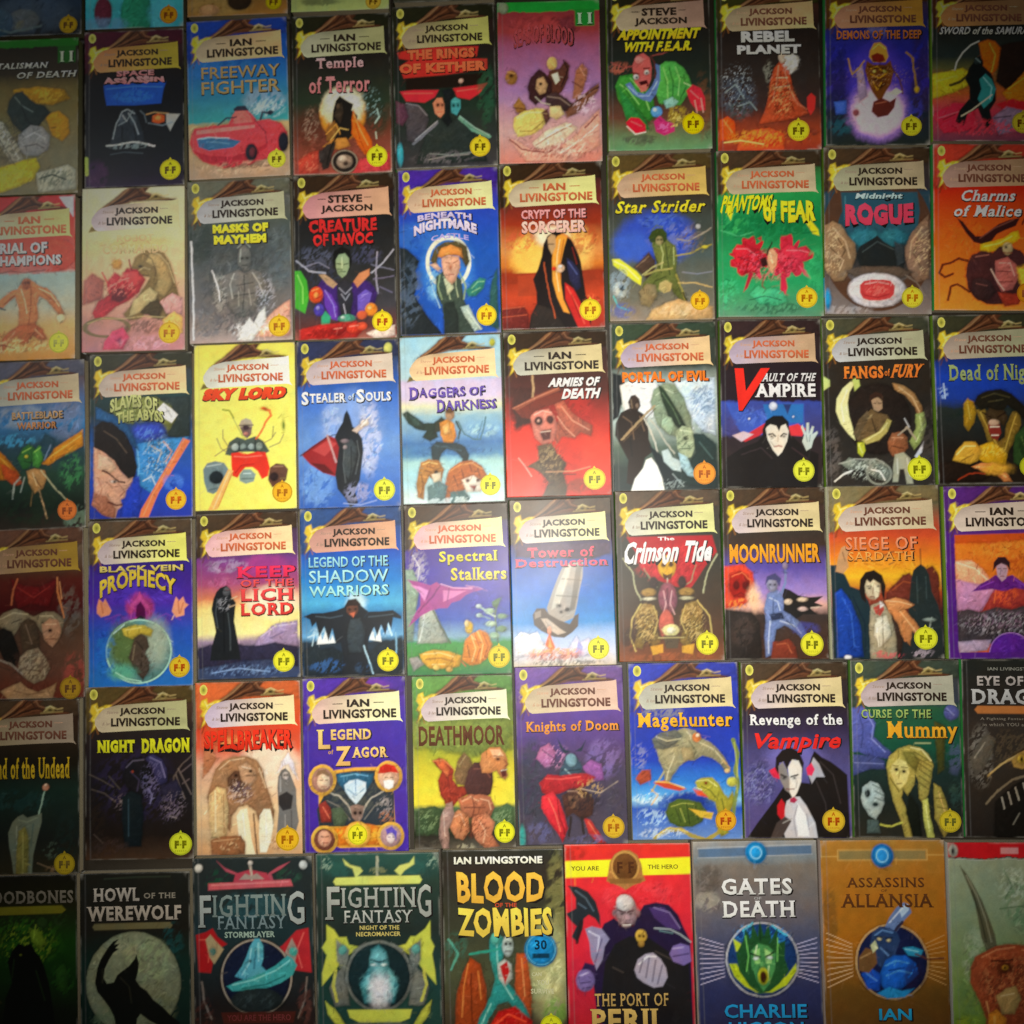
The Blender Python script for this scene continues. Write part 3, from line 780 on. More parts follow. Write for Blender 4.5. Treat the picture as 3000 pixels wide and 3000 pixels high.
p e89448 .95 38 86 42 78 52 75 62 79 64 88 58 86 50 85 42 88
p e0a888 .95 42 88 50 85 60 87 61 98 56 110 52 114 47 110 43 100
l 8a4a38 .7 46 92 50 93
l 8a4a38 .7 54 93 58 91
e 51 97 1.2 2.4 c87858
l a04840 .8 49 104 54 104
p e8b898 .95 30 94 36 92 42 98 38 100
p 308070 .95 66 120 74 112 80 108 86 110 84 118 76 126 68 126
l 90c890 .7 72 118 78 112 84 112
l 90c890 .7 72 122 80 118
@2_5|red and orange paperback with tall hooded robe against flaming sky|321|I d84 cb9 ee9|86 145 10.5 e8d028 a60
t CRYPT OF THE 21 46 84 55 f0a0a0 b35
t SORCERER 21 57 84 69 f8c0b0 b45
g 0 302824 40 702820 60 a03418 86 e09048 100 d87828 108 902c14 130 c84420 162 a02c20
e 28 92 17 20 f8c858 0 6
e 74 86 15 22 f8c060 0 6
e 50 72 16 10 ffe8c0 0 4
n 20 76 20 14 d85838 4 .5
n 82 76 16 18 c04c28 4 .5
p 9c3418 .8 2 108 98 106 98 116 2 118
p b04020 .9 16 110 34 109 34 130 16 130
p 1c1414 .8 42 80 46 72 52 68 60 68 68 74 74 84 78 98 80 114 82 130 88 148 86 160 76 162 26 162 28 150 34 138 34 126 31 114 36 104 40 92
p 2c2420 .95 26 162 28 148 34 138 46 142 56 152 62 162
p f0a038 .9 52 78 56 72 62 70 66 72 62 84 58 100 58 118 60 134 66 148 60 146 54 132 50 116 50 96
l ffe0a0 .8 58 76 55 92 54 110 56 126
l a84c10 .8 62 76 58 96 58 114
p c82420 .9 62 118 70 124 76 136 84 152 86 162 74 162 68 148 62 134
l f86850 .8 64 122 74 142 80 158
l 6c0c0c .9 68 130 76 152
p 28284c .95 64 94 70 98 76 106 78 122 72 126 66 114
l 6068a0 .8 66 98 74 110
p c8a070 .9 46 74 50 70 54 72 54 82 50 90 47 84
l 4c2c20 .8 47 80 52 80
e 58 104 4 4 f8c8a0
e 58 102 1.6 1.4 ffffff
e 52 104 2 2 e82018
l d86030 1 42 98 44 116 48 136 52 152
l 8c2418 .9 70 84 74 100
l e08850 .7 60 70 70 76 76 90
p 702018 1.1 0 142 22 140 26 148 26 162 0 162
l c85838 .8 0 142 22 140
l c85838 .7 0 150 24 148
n 88 136 10 8 e87040 3 .5
@2_6|olive brown paperback with yellow slanted title and green crouching trooper|542|J c74 ca8 db6|86 144 9 e8b820 a60
t Star Strider 8 46 93 58 e8d82c b24is
g 0 443428 40 403428 56 40443c 100 505c58 140 706c5c 162 988878
e 46 82 36 26 3450c0 0 6
e 22 90 18 14 3c60c8 0 5
n 50 66 26 8 5878c8 4 .5
n 62 82 30 16 8088c0 5 .45
p e4e438 .9 3 102 10 102 18 108 26 114 31 120 30 128 24 124 14 116 4 108
l fcfcb0 .8 5 104 16 110 28 122
p 503c30 .95 24 110 32 102 38 96 44 104 44 114 36 122
l 8c7058 .8 26 110 38 100
p 687034 .95 41 82 46 78 52 80 58 86 64 90 66 102 64 114 66 122 68 134 74 142 70 146 62 138 58 128 52 132 44 136 36 136 30 134 32 126 40 118 46 112 44 100 42 92
l c0c880 .8 48 84 52 98 50 112
l c0c880 .8 62 92 62 108
l 24301c .9 54 86 56 104 58 118
l 24301c .9 44 100 50 116
p 38481c .9 38 82 41 76 46 73 52 73 56 78 56 84 52 88 46 86 40 87
l 607030 .8 42 74 46 70 52 72
e 48.4 85 3.4 4.4 b0a068
e 47 84 .8 .7 1c1c10
e 50 84 .8 .7 1c1c10
l a8a058 1.6 34 118 46 114 60 112
l b8b070 1.2 32 118 40 112 52 106
l 303818 1 44 124 54 120
p b8a468 .9 48 126 54 123 60 127 58 134 52 136 47 132
l 9c9040 1.6 64 118 68 130 72 142
l 2c2c18 1.2 70 136 74 144
l b0a040 1.2 64 100 78 98 90 92 98 90
e 92 92 3 1.6 e8d840
l d0b070 1.1 66 126 82 127 98 131
n 80 84 14 18 786858 3 .5
l a09888 1.2 66 84 76 86 88 80 98 74
e 86 72 2.4 2.4 c8c8c8
l 9090a0 .9 70 116 84 118 98 116
p 8c7c58 1.2 28 134 36 126 44 128 46 138 38 150 30 146
p d0a870 2 40 152 52 146 66 142 82 146 98 150 98 162 34 162
n 66 152 30 8 e8c898 4 .5
e 10 132 7 8 c0c8c0
e 12 130 3 3 404c54
n 10 126 12 20 98b0c0 4 .4
l 60c0b8 1.2 4 138 8 148 18 152
n 12 152 14 10 4c60b0 5 .35
@2_7|bright green paperback with dripping yellow title and scarlet splash creature|432|J c74 ba8 cb9|84 144 10 e8c428 a60
t PHANTOMS 5 44 52 58 f0e820 b40id
t of FEAR 44 50 94 68 f0e428 b50d
g 0 402c24 40 28a050 70 148048 100 289858 130 28a060 162 589070
n 50 74 50 20 107038 6 .45
n 16 70 16 16 40c068 5 .5
p f0e020 .8 80 64 86 62 90 70 96 78 97 84 91 82 85 72
p f0e020 .8 8 50 14 50 15 60 13 68 10 62
l 50c080 1 4 78 20 84 34 80
l 106838 1 60 78 76 82 94 80
s 32 106 23 13 c82030
s 68 106 24 15 d02840
p d82434 .95 14 98 18 92 26 92 32 96 42 98 42 110 36 120 28 118 22 112 16 108
p d83048 .95 60 98 68 92 76 96 84 94 90 100 86 108 78 110 74 120 66 118 60 112
l ff8890 .8 18 96 28 96 36 102
l ff8890 .8 66 98 78 98 86 100
l 7c0c1c 1 20 104 32 108 38 114
l 7c0c1c 1 64 106 76 106
n 48 112 38 18 f05870 2.6 .55
n 46 112 36 20 5c1018 2.4 .6
p d8a078 .9 48 98 53 96 57 102 56 112 52 120 47 114
l f8e0b8 .8 50 100 52 110
l 2c1814 1.2 52 90 49 96 47 102
p 381818 .9 40 106 46 104 48 112 42 114
p c02030 .9 38 86 42 84 42 89
p c02030 .9 62 88 66 85 67 90
p d02848 .9 60 118 64 122 66 134 62 146 59 136
p b82038 .9 30 118 34 120 28 134 24 138
p d84860 .9 76 112 84 118 88 126 82 122
l 902030 1 44 120 42 132 46 138
p 48b880 1.1 30 140 38 132 46 136 52 134 62 138 66 148 54 152 40 150
n 50 154 40 7 204c38 3 .5
l 204c38 1 30 146 44 142 60 146
n 92 120 10 30 38b870 5 .45
n 10 138 12 20 48c888 4 .5
@2_8|paperback with brown carved faces either side of a red gem in a white oval|432|J 432 aa8 ba8|82 146 10 cac030 a60
t Midnight 30 45 74 52 b8d8d8 b35i
t ROGUE 20 56 84 74 d8405c b60d
g 0 443830 40 383034 44 2c4858 90 284850 110 2c2c2c 130 605450 162 807470
r 50 90 46 60 14 543828
p 2a5466 .9 16 44 88 44 90 62 88 80 76 92 62 87 50 95 38 87 24 90 18 70
l 4c8898 .9 20 48 20 70
e 38 88 15 9 2c7080 0 2.4
e 66 88 14 9 2c7080 0 2.4
p 202424 .9 30 104 34 96 44 90 50 86 56 92 62 96 72 100 76 110 74 120 34 120
l 485454 .8 36 102 50 92 66 100
p 343c40 1 66 92 76 96 76 112 68 116
p 947454 .95 0 76 8 72 16 76 22 86 29 94 30 106 26 118 18 130 8 130 0 118
p 90705a .95 98 66 90 74 82 84 76 98 76 110 80 122 86 132 98 128
l d8b890 .9 8 78 20 92 24 108
l 3c2818 1 12 88 20 100 14 112
l 3c2818 1 4 96 12 104
l d8b890 .8 10 104 18 110 14 120
l d8b890 .9 92 78 82 92 80 108
l 3c2818 1 88 90 84 104 90 116
l 3c2818 1 94 98 88 106
l c0a080 .8 92 106 84 116
n 8 100 12 30 e0c090 2.2 .62
n 92 100 10 30 e0c090 2.2 .62
n 50 124 44 8 7c7064 3 .5
p 5c4c40 1.2 20 120 34 116 70 116 84 122 70 128 30 128
e 49 139 27 16.6 d8d0d4 0 1.2
e 49 139 21 11.6 f0e8e4 0 1.2
p c03c3c .8 33 134 37 130 44 128.6 55 128.6 62 130 66 135 65 143 61 147 52 149 42 149 36 147 33 142
l f8b0a8 .8 38 133 50 131 60 133
l 8c1c24 .8 38 144 50 146 60 143
n 49 139 13 6 f07870 2.4 .5
n 20 158 30 5 b0a8a8 4 .4
e 3 148 3 10 2090c8
l 8c7c6c 1 76 124 86 132 94 144
@2_9|orange red paperback with swooping dark winged creature at the right edge|a32|J 853 a87 a86|88 145 10 c87a10 842
t Charms 27 45 78 56 f0e4d0 b22si
t of Malice 20 60 84 71 f0e4d0 b22si
g 0 b03020 42 b82010 70 c84814 110 e0641a 162 e88028
n 30 90 30 20 e06018 8 .4
p 301414 .8 22 72 28 76 34 84 40 90 46 90 54 84 62 78 72 74 82 72 78 80 68 84 60 88 54 96 46 98 38 96 30 86
l 80483c .8 44 92 58 82 76 74
p d8a818 .95 44 98 56 95 66 92 74 86 80 84 82 92 74 98 64 103 50 106 44 104
l f8e060 .8 48 100 62 97 74 90
p 402020 .95 32 116 36 108 46 104 56 106 62 100 72 100 82 104 90 114 92 128 86 140 76 150 64 156 50 156 38 150 32 140 30 128
l a86858 .8 40 110 52 108
e 70 102 5 6 b8a070
e 68.6 100.6 1.2 1.2 201010
l 7c2c20 1 66 106 74 106
p a85850 .95 58 114 70 110 78 118 80 130 74 142 64 144 58 132
l e8a090 .8 62 116 72 116 76 128
l 501818 1 60 124 72 124
l 501818 1 62 134 74 134
l f0c0a8 .8 54 122 60 134 66 142
p 342020 .95 36 132 44 130 54 134 58 144 52 152 42 152 36 144
l 7c4c48 .8 40 136 50 138
l 401810 2.2 32 114 24 112 16 116 8 118 5 126 10 130 18 127
l 401810 2.2 34 144 28 140 22 137 16 139 14 146 13 152
l 401810 1.4 84 78 88 70 92 66
p 882c1c 1.2 60 144 74 146 84 144 80 156 66 158
p f0b030 2.6 78 122 90 116 98 122 98 150 84 142
@3_0|hazy paperback with green winged insect riders on orange wings at left edge|556|O b74 bba cb9|82 145 9.5 d07030 842
t BATTLEBLADE 28 49 78 56 c8a070 b30
t WARRIOR 33 59 72 66 c88850 b30
g 0 746878 18 605058 42 5070a0 60 3a80b8 80 2a4858 110 244030 140 141c14 162 302820
n 80 56 22 26 8088a8 8 .3
n 30 76 26 8 50b8e8 5 .45
n 40 54 36 14 a8b0b8 8 .45
p e09020 .95 57 100 62 92 68 86 78 80 88 74 98 68 98 84 86 90 74 95 64 101
l ffc858 .9 64 94 80 84 96 74
l a85810 .9 66 96 84 90
p c87810 .95 0 78 10 80 20 90 28 100 36 110 26 114 12 114 0 110
l f8b040 .9 4 84 18 94 30 108
p c04c18 1 16 98 32 106 38 118 30 120 20 112
p 306c30 .95 33 94 38 84 44 80 50 84 50 94 44 104 38 104
p 489038 .95 48 88 54 82 60 84 60 94 54 104 48 102
l a8e060 .8 38 88 46 84
l a8e060 .8 50 88 56 84
l 182c18 1 40 96 46 98
e 42 92 1.6 1.4 e8d840
p 284858 1.1 60 70 70 76 68 88 60 98 56 86
l 88a0c0 1 66 82 60 96
p b88850 .95 42 106 50 104 60 106 62 114 58 124 50 128 44 118
l f0d098 .8 48 108 52 120
l 4c2c14 1 50 112 56 122
l d8d0a0 1 56 106 64 116 72 126 80 134 86 138
l b0b8a8 1.3 36 112 30 118 28 132
l b0b8a8 .9 40 112 36 126
l d0a878 1.2 54 124 58 138 62 152
l 907040 1 48 124 46 140
n 86 106 14 22 489858 3.4 .45
n 84 104 12 20 1c4030 3.4 .55
n 50 140 44 22 182c1c 6 .4
n 90 152 14 14 708870 5 .3
@3_1|blue paperback with black haired man in profile and an orange beam|332|O e88 cba ec9|84 145 10 f0b428 b50
t SLAVES OF 20 43 66 56 c4c880 b45a5
t THE ABYSS 26 57 72 68 b8bc74 b45a3
g 0 443840 40 2a4444 60 2c3c3c 90 2a58a0 130 2048b8 162 2838a0
p 2c3836 1.4 44 46 98 44 98 84 86 86 70 82 58 70
p 7a8040 1.2 20 50 30 44 44 43 64 44 80 54 84 66 76 80 68 66 52 60 42 70 32 68 22 58
n 50 56 34 14 c0c880 2 .55
n 50 56 34 14 3a4428 2 .62
p f4f4f0 .7 72 50 80 56 86 62 80 70 68 62 66 56
l 8a98a8 .8 74 54 80 64
l 8a98a8 .8 70 60 78 58
e 58 78 16 9 3448b8 0 2.4
n 60 80 18 9 6a98e8 4 .5
p 3a88c8 1.4 46 90 66 86 96 84 88 100 78 118 62 140 48 130 44 110
n 66 104 18 26 c8d8d8 2.6 .62
n 68 100 20 26 1c2c40 2.6 .6
l d8d0c0 .9 60 92 70 98 66 108
l c89888 1.1 72 88 80 98 74 108
l e0e8e8 .9 52 126 60 122 64 130
l 78b8e8 1.2 46 92 48 110 46 140 48 160
p 241e1c .95 4 72 12 66 24 68 36 80 43 96 46 112 44 122 38 126 32 118 24 108 14 98 4 92
p 2a5888 1.2 6 52 22 60 36 70 44 84 48 96 42 92 34 78 22 68 6 64
l 6a5848 .8 14 76 26 84 36 98
p dca486 .95 4 92 12 96 24 106 32 118 38 124 42 122 41 130 37 136 36 142 30 144 32 150 27 154 25 162 14 158 4 146
p a86a50 .95 4 136 16 140 26 152 24 162 12 158 2 148
p e8c0a0 .95 8 98 18 102 26 112 20 118 8 112
l 3a2018 1.4 13 115 20 119 28 126 34 127
e 23 126 2.6 1.1 f0e0d0
e 24 126 1.1 1.1 201814
l 7a4838 .9 16 126 22 131 28 131
l 8a5444 .9 28 128 34 136 30 140
l 5a2c24 1.5 18 146 26 149 31 149
l b87860 .8 8 122 12 132 10 142
p 2440b8 1.4 36 134 48 120 50 162 30 162
p e07848 .7 91 85 98 88 67 138 57 162 48 162 50 154
l f0a070 .7 92 87 62 138 52 160
n 82 128 12 10 4a80e0 6 .3
@3_2|bright yellow paperback with red title and red armoured flying machine|f4e450|O e98 ddc ffe|86 146 10 e8b020 a60
t SKY LORD 9 43 91 55 f04a20 b95i
g 0 f4e660 14 f4ea60 42 f4ee70 162 f4ee6c
l 8c9830 1.4 28 64 34 65 39 72
l 90a060 .7 38 72 44 84 47 90
p b8a890 .8 44 80 46 75 51 73 56 75 58 80 56 84 46 84
p 7c6460 .8 45 82 57 82 56 89 52 93 48 90
e 51 82 3 2.4 402c34
e 51 88.4 2.6 1.6 d08878
l 483c34 .8 44 80 58 80
p 4c5850 .8 34 96 42 91 50 94 60 91 68 96 74 106 66 110 58 106 44 106 38 110 30 108
e 40 101 3.4 3.6 b8c4bc
e 48 101 3 3.2 889890
e 56 101 3 3.2 b0bcb4
e 64 101 3.4 3.6 8c9c94
l 20282c .8 36 107 50 103 68 107
l 20282c .8 44 96 44 104
l 20282c .8 60 95 60 104
l 78705c .9 36 100 28 104 20 109
l 78705c .8 28 84 28 92 33 100
l 78705c .8 22 92 26 102 32 106
l 78705c .8 68 98 76 94 80 88
l 78705c .8 74 102 84 98 88 90
l 60604c .8 78 82 77 92
e 88 81 1.2 4 788c30
l e87038 2 70 65 75 66 76 71 70 78 66 86 61 93
e 69 64 3 1.8 e06828
p e83420 .7 36 107 44 106 52 108 62 106 70 107 72 113 74 122 72 130 66 133 62 125 57 121 50 121 45 126 42 131 37 129 36 118
l ff8870 .8 39 110 50 111 66 110
l a81410 .8 40 126 46 119 58 118
p 8ca098 .8 44 128 48 123 55 123 60 128 58 135 50 137 44 134
l e0f0e8 .7 48 127 55 127
l 405048 .7 46 132 58 132
p 74888c .8 8 122 12 116 20 114 29 116 33 122 33 132 28 140 18 146 12 144 9 134
l c0d0d0 .8 12 119 26 117
e 21 130 7 6.4 1c2428
l 485c60 .8 14 142 24 140
p 684434 .8 74 122 80 118 88 119 92 124 90 134 84 141 76 141 72 134
l b08c70 .8 78 121 87 121
e 78 131 4.4 4.4 2c1c1c
p f0bc68 .7 33 122 38 124 22 161 12 162
l f8e0a8 .7 34 125 18 160
l c87038 .7 37 126 23 158
@3_3|blue paperback with black cloaked wraith in a pointed hood and red cape|2a3050|O e88 cbb dcb|84 146 10.5 e0e43c 770
t S 4 49 11 62 f4f8ff b35s
t TEALER 12 51 48 60 f0f4ff b35s
t of 50 52 56 58 c8d8f4 b20s
t S 58 48 66 61 f4f8ff b35s
t OULS 67 51 92 60 f0f4ff b35s
g 0 33405c 16 33405c 42 2a5ab0 60 4878d0 100 6a98dc 140 4474c8 162 3462b8
e 90 9 4 5.6 e8e070
e 52 88 28 36 88a8e4 0 9
n 70 94 14 46 d8dcf8 6 .35
n 34 80 12 22 b0c4f0 6 .4
n 18 140 20 26 80b0f0 6 .35
p 9c2428 .8 3 110 14 102 30 92 44 98 42 116 36 132 24 128 12 120
p c04444 .8 14 106 30 96 38 100 26 112
p 641418 .9 12 118 26 120 36 130 24 128
l 281c20 1 2 111 16 102 30 93 42 90
p 20242a .8 44 80 46 72 48.5 68 51 73 54 84 58 88 63 96 64 108 62 122 60 136 55 146 58 158 50 162 46 154 38 144 36 130 38 118 40 104 36 94 40 86
p 3c4448 .95 44 100 52 96 58 104 56 120 50 136 44 130
l 5c6468 .8 46 102 44 120 46 138
l 5c6468 .8 58 98 60 112 56 130
l 101418 .9 52 104 52 124 48 144
l c8a0a0 1.6 29 92 33 104 37 118
p e8d0c0 .95 53 88 58 84 64 80 71 76 66 84 58 91
e 66 81 4 3 fff0e0
l fff 1 62 84 72 74
e 46 98 4 2 8a7a80
e 46 104 2 2 a89898
n 58 148 16 12 b0b0d8 4 .35
l a8b8e8 .8 44 158 60 160 76 156
@3_4|pale blue paperback with archer astride two tigers and violet lettering|a8d8e8|O d96 ec9 fda|86 146 10 ece820 770
t D 8 49 17 61 6a50b0 b30s
t AGGERS OF 18 50 83 59 6a50b0 b28w
t D 35 62 43 74 6a50b0 b30s
t ARKNESS 44 63 94 72 6a50b0 b28w
g 0 a8d8e8 40 b8d8e0 44 d8c8e8 60 e4d0e8 68 e8e4b8 78 98c0d0 98 6898c8 104 4878b0 116 5a90b8 122 a8d8d8 140 b0dce0 162 d8ecec
e 92 8 3 4 c8c840
n 80 92 20 8 b8e0e4 6 .3
n 50 112 50 5 3868a0 6 .3
p 26382c .95 1 74 6 72 14 78 22 84 32 84 38 80 40 86 34 92 36 98 28 102 20 98 24 92 14 90 6 84
p 3a5044 .95 8 76 16 80 22 88 12 86
p 343828 .95 34 84 40 78 44 82 40 92 32 94
p d88c34 .95 38 84 46 80 52 86 54 98 50 106 42 106 38 96
p f0b868 .95 40 88 46 84 48 94 42 96
e 48 77 4.6 5.4 c09068
e 48 73 4.4 2.6 6a4828
l 2c3c38 1.8 54 84 58 92 56 100
l 4a7078 1.1 56 84 62 96 70 101 77 102 80 94 83 80
l 5a8088 .7 74 102 80 84
p 28383c .95 28 108 34 102 44 104 54 104 62 108 66 116 64 124 60 120 52 112 44 110 38 114 36 124 30 122
l 46606a 1 32 106 44 108 58 112
e 62 122 3 3 26302c
p b07838 .95 16 130 18 122 26 119 36 121 41 130 38 140 32 142 26 136 22 144 20 158 14 156 13 142
l f0d080 .9 20 124 26 122 34 124
l 5a3018 .8 22 130 28 132
e 33 132 2 2 2c1c10
p e8d8b8 .95 28 134 38 132 37 142 30 142
l 6a3818 .9 18 134 20 144 17 154
l 6a3818 .9 24 126 30 128
p b06028 .95 42 140 46 130 56 123 68 121 78 127 84 138 80 150 70 148 60 150 52 158 44 162 38 160
l e8a058 1 46 132 56 126 68 124 78 130
l 5c2c14 .9 50 136 54 146
l 5c2c14 .9 58 130 60 138
l 5c2c14 .9 74 130 76 138
l 5c2c14 .9 66 126 68 132
p ecdcc8 .95 58 140 70 136 80 144 76 152 62 152
e 64 141 1.8 1.6 5a2818
e 74 141 1.8 1.6 5a2818
p 8a3028 .95 66 146 72 146 70 151
p 5a7878 1.2 24 146 36 140 44 146 40 162 24 162
p 4a6c6c 1.2 46 152 60 150 66 158 60 164 46 164
n 50 160 44 4 eeffff 6 .3
@3_5|red paperback with floating screaming skull under a wide mortar board|321|I 332 bba dc9|84 146 10.5 ecd828 770
t ARMIES OF 43 46 91 55 f8f4f0 b50i
t DEATH 56 57 91 67 f8f4f0 b50i
g 0 332c2c 40 4a2820 60 5a2820 84 b02c20 110 dc3420 162 c83020
n 66 76 24 22 c82c24 8 .25
e 14 116 16 28 e83824 0 6
e 86 126 16 26 e84028 0 6
e 14 144 16 20 f04028 0 5
p 4a241c 3 4 56 26 56 26 90 10 96
l c8a070 2 27 44 28 56 27 64
p 9a5038 .8 7 75 28 64 50 55 54 58 28 68 12 78
p 7a3020 .8 10 78 30 68 52 60 56 66 54 74 46 72 34 76 24 86 16 84
l d88868 .8 8 75 30 65 52 56
p b05840 .95 48 72 56 68 64 80 74 88 84 94 82 104 72 100 66 106 54 104 48 112 46 96 52 86
l f0a888 .8 54 74 64 88 80 98
l f0a888 .8 50 84 58 96 66 104
l 7a3020 .8 50 90 58 102
p d87c68 .95 24 84 30 78 42 76 48 84 50 96 46 108 36 112 28 104
e 32 88 4 4.4 4a1a14
e 43 87 3.4 4 4a1a14
e 32 88 1.4 1.4 f0b8a0
p 5a1c14 .95 33 98 44 96 43 106 36 107
l f8d8c0 .8 34 99 43 98
l f8c8b0 .8 28 82 36 78 44 80
p 5c4830 .95 30 112 44 110 50 122 58 130 54 140 58 152 56 162 34 162 40 148 32 138 20 132 32 126
n 42 126 14 18 b0986c 2.6 .55
n 44 134 18 26 2c1c14 2.6 .55
l e0c0b0 .8 12 124 18 132 24 142
l d8a078 .9 38 138 64 138 80 134
l 3a241c .9 36 141 66 141
n 70 152 24 8 7a4028 5 .3
@3_6|white and dark green paperback with rifleman beside rearing reptile|343|O e86 bab ec9|86 146 10.5 f09828 a50
t PORTAL OF EVIL 10 47 92 57 ff7c18 b60
g 0 3c4038 42 343c34 60 b8c8c0 90 c4d4cc 120 586c60 140 2c3c3a 162 203030
p 141c20 1.2 0 48 9 50 12 62 9 78 6 90 0 94
p f4f8f0 1.2 8 60 20 54 40 58 48 66 46 80 34 92 24 108 14 100 10 80
e 34 72 12 16 ffffff 0 6
p d0e0f0 1.4 60 58 80 54 98 54 98 110 86 106 76 94 66 78
n 86 76 14 20 4c7098 2.6 .55
n 80 92 16 16 e8f4ff 3 .55
p 88987c .95 36 76 40 64 50 58 60 60 68 72 74 90 76 104 66 112 52 108 42 98
l d0e0c0 .9 42 70 50 64 58 68
p 263828 .95 44 60 50 64 56 74 64 88 70 100 62 102 54 92 48 78
l 607858 .9 48 68 58 84 64 98
p a8c09c .95 48 88 56 92 60 102 54 108 46 100
p 3c2c24 .8 15 76 18 70 22 69 26 73 27 80 24 85 17 84
l 8c7860 .8 18 74 19 82
e 24 80 1.6 2.4 8c7460
p 281c16 .8 3 96 8 86 16 82 24 84 30 88 34 100 34 112 38 124 30 130 26 142 22 158 12 154 14 132 8 120 2 108
l 80644c .8 10 90 18 96 20 112
l 80644c .8 26 90 30 104
l 0c0c0c 1 16 104 18 128
l b0946c 2 8 112 16 104 28 92 40 80
l 604830 .8 10 114 30 94 41 83
p a8b894 .9 60 106 66 100 74 102 78 110 78 120 74 130 66 132 61 122
e 69 112 2 1.8 2c3820
l 2c3820 1 64 122 74 122
l e0ecc8 .8 64 104 74 106
n 68 116 10 14 405440 2.2 .6
l d8d4c4 1.2 30 92 36 104 40 116 44 134
l c0c0b0 1.2 36 94 44 104 50 116 58 126
p 18302f 1.2 76 108 86 108 98 118 98 162 60 156 54 142 70 138 78 126
l 4c6c6c .9 82 116 94 132
p fcfff8 .8 31 132 36 130 42 138 46 150 48 162 16 162 20 150 28 140
p 142428 .9 34 118 44 126 52 136 58 148 62 160 52 162 44 144
p c0d4d4 .9 46 124 52 122 56 130 64 134 64 144 56 142 48 134
p a8d0dc 1 62 126 70 130 74 140 80 150 70 148 64 140
n 56 156 16 6 98a8a8 2.4 .5
l a8b8b8 .8 56 146 66 158
@3_7|paperback with dark caped pale vampire waving under a large red letter V|322|O e86 bab ca8|81 146 10.5 dce03c 770
t V 8 47 43 88 f02c20 b40i
t AULT OF THE 42 52 94 60 f0ecec b22si
t AMPIRE 34 62 94 75 f8f4f4 b35s
g 0 3c2c2c 42 281c20 78 281c24 80 3a4aa0 110 40407a 114 302428 162 2c2420
p 3c58b8 .8 5 80 18 81 30 90 56 80 82 81 83 106 70 110 22 112 13 100
p 2c70b8 .9 42 82 82 82 81 100 46 100
p 2c3870 .9 62 82 70 82 66 92
n 30 94 20 10 5878d0 3.6 .5
e 52 84 4 4 d8dcf0
e 28 96 .9 .9 fff
e 72 94 .9 .9 eef
n 10 104 8 12 44407a 5 .2
p d03038 .8 18 116 30 108 44 100 46 106 38 112 24 118
p e03840 .8 64 104 76 101 84 106 80 113 66 112
p d0b8c0 .8 11 112 22 108 32 111 20 118
p 1c1818 .8 41 106 45 98 52 94 60 94 66 100 69 112 76 118 82 124 96 130 94 162 2 162 4 134 20 124 36 118 41 112
p e4dccc .7 44 105 48 101 55 103 57 107 59 103 64 101 67 108 65 118 60 128 56 132 51 126 46 116
p 141214 .7 43 108 44 98 52 93 61 93 67 99 67 106 64 101 60 101 57.5 108 54 101 49 101 45 104
l 1c1618 1.1 47 111 51 110 54 113
l 1c1618 1.1 59 113 62 110 65 111
e 50 113 1.1 .7 3a1818
e 62 113 1.1 .7 3a1818
l b8a898 .8 56.5 112 56 118
l 902830 1 52.5 123 57 122 60 123
l a09888 .8 49 118 52 122
p c8d4cc .6 80 118 82 112 79 104 80.5 102 84 110 84.5 100 87 100 87 110 90 103 92 104 90 111 95 108 95.5 110 91 117 89 124 84 127
l 7a8a8a .6 84 112 85 118
l 7a8a8a .6 88 112 87 118
l 3c3034 1 20 130 40 124 50 134
l 443034 .9 70 124 84 134 90 146
@3_8|black paperback with crescent ring, archer and rider above stone dragon|443|J 332 bbb bb9|86 146 11 dce030 770
t FANGS 19 47 56 59 f08030 b45s
t of 57 50 62 57 f08030 b24s
t FURY 64 46 92 59 f08030 b45si
g 0 443c34 40 302820 100 282420 162 302c28
e 50 98 30 34 241c18
p e8e4a4 .8 30 62 24 72 22 82 23 94 26 106 28 118 22 112 15 102 11 90 12 78 18 68 25 62
l fffbd8 .8 22 70 16 84 18 100
p c0d070 .9 27 60 33 57 34 66 29 71
p c8d880 .9 0 56 6 60 6 66 0 70
p a87c4c .95 64 64 74 66 84 74 90 86 92 98 86 100 84 88 76 76 66 70
l e0bc88 .8 70 68 82 78 88 92
p 98a860 .95 84 94 92 92 94 104 90 118 82 128 78 120 84 108
l d8e8a0 .8 88 96 90 108 84 120
p 6c5434 .95 28 114 32 102 38 94 44 88 50 92 58 94 62 100 58 110 50 120 40 118 32 120
l b09868 .8 34 104 44 94
l 1c140f 1 44 98 48 112
p b09070 .8 44 80 47 77 51 77 54 81 54 88 50 91 46 89
p 38241c .8 42 82 43 75 48 72 54 74 56 82 54 80 50 77 45 79
l 2c1810 .8 46 83 48 83
l 2c1810 .8 50.5 83 53 83
p b8a85c .9 34 118 40 115 50 110 56 102 58 98 62 100 58 110 50 118 38 122
l e8dc98 .8 38 118 52 110 58 102
p 5c4c34 .9 26 112 32 98 40 90 42 96 36 106 30 118
p c0c434 .8 30 120 36 120 37 128 34 134 30 130
l f0f090 .7 31 122 34 130
p 905838 .95 58 120 62 112 70 110 76 116 76 126 70 134 62 134 58 128
l d09870 .8 62 116 72 116
l 3c1c10 1 62 124 72 126
p a8a890 .9 64 132 72 130 78 136 78 148 80 160 74 160 72 146 68 146 66 158 61 158 62 144
l e0e0d0 .7 66 136 66 150
l e0e0d0 .7 75 136 77 152
l b0a088 1.3 68 114 76 106 84 118
l d0d0d0 .8 78 106 74 98
p d0d0d8 .8 82 134 86 128 91 120 89 130 84 136
p 7c8478 .95 14 140 22 134 32 138 44 136 54 142 62 150 56 158 44 154 34 146 22 146
n 38 146 24 12 d8e0d0 2.2 .58
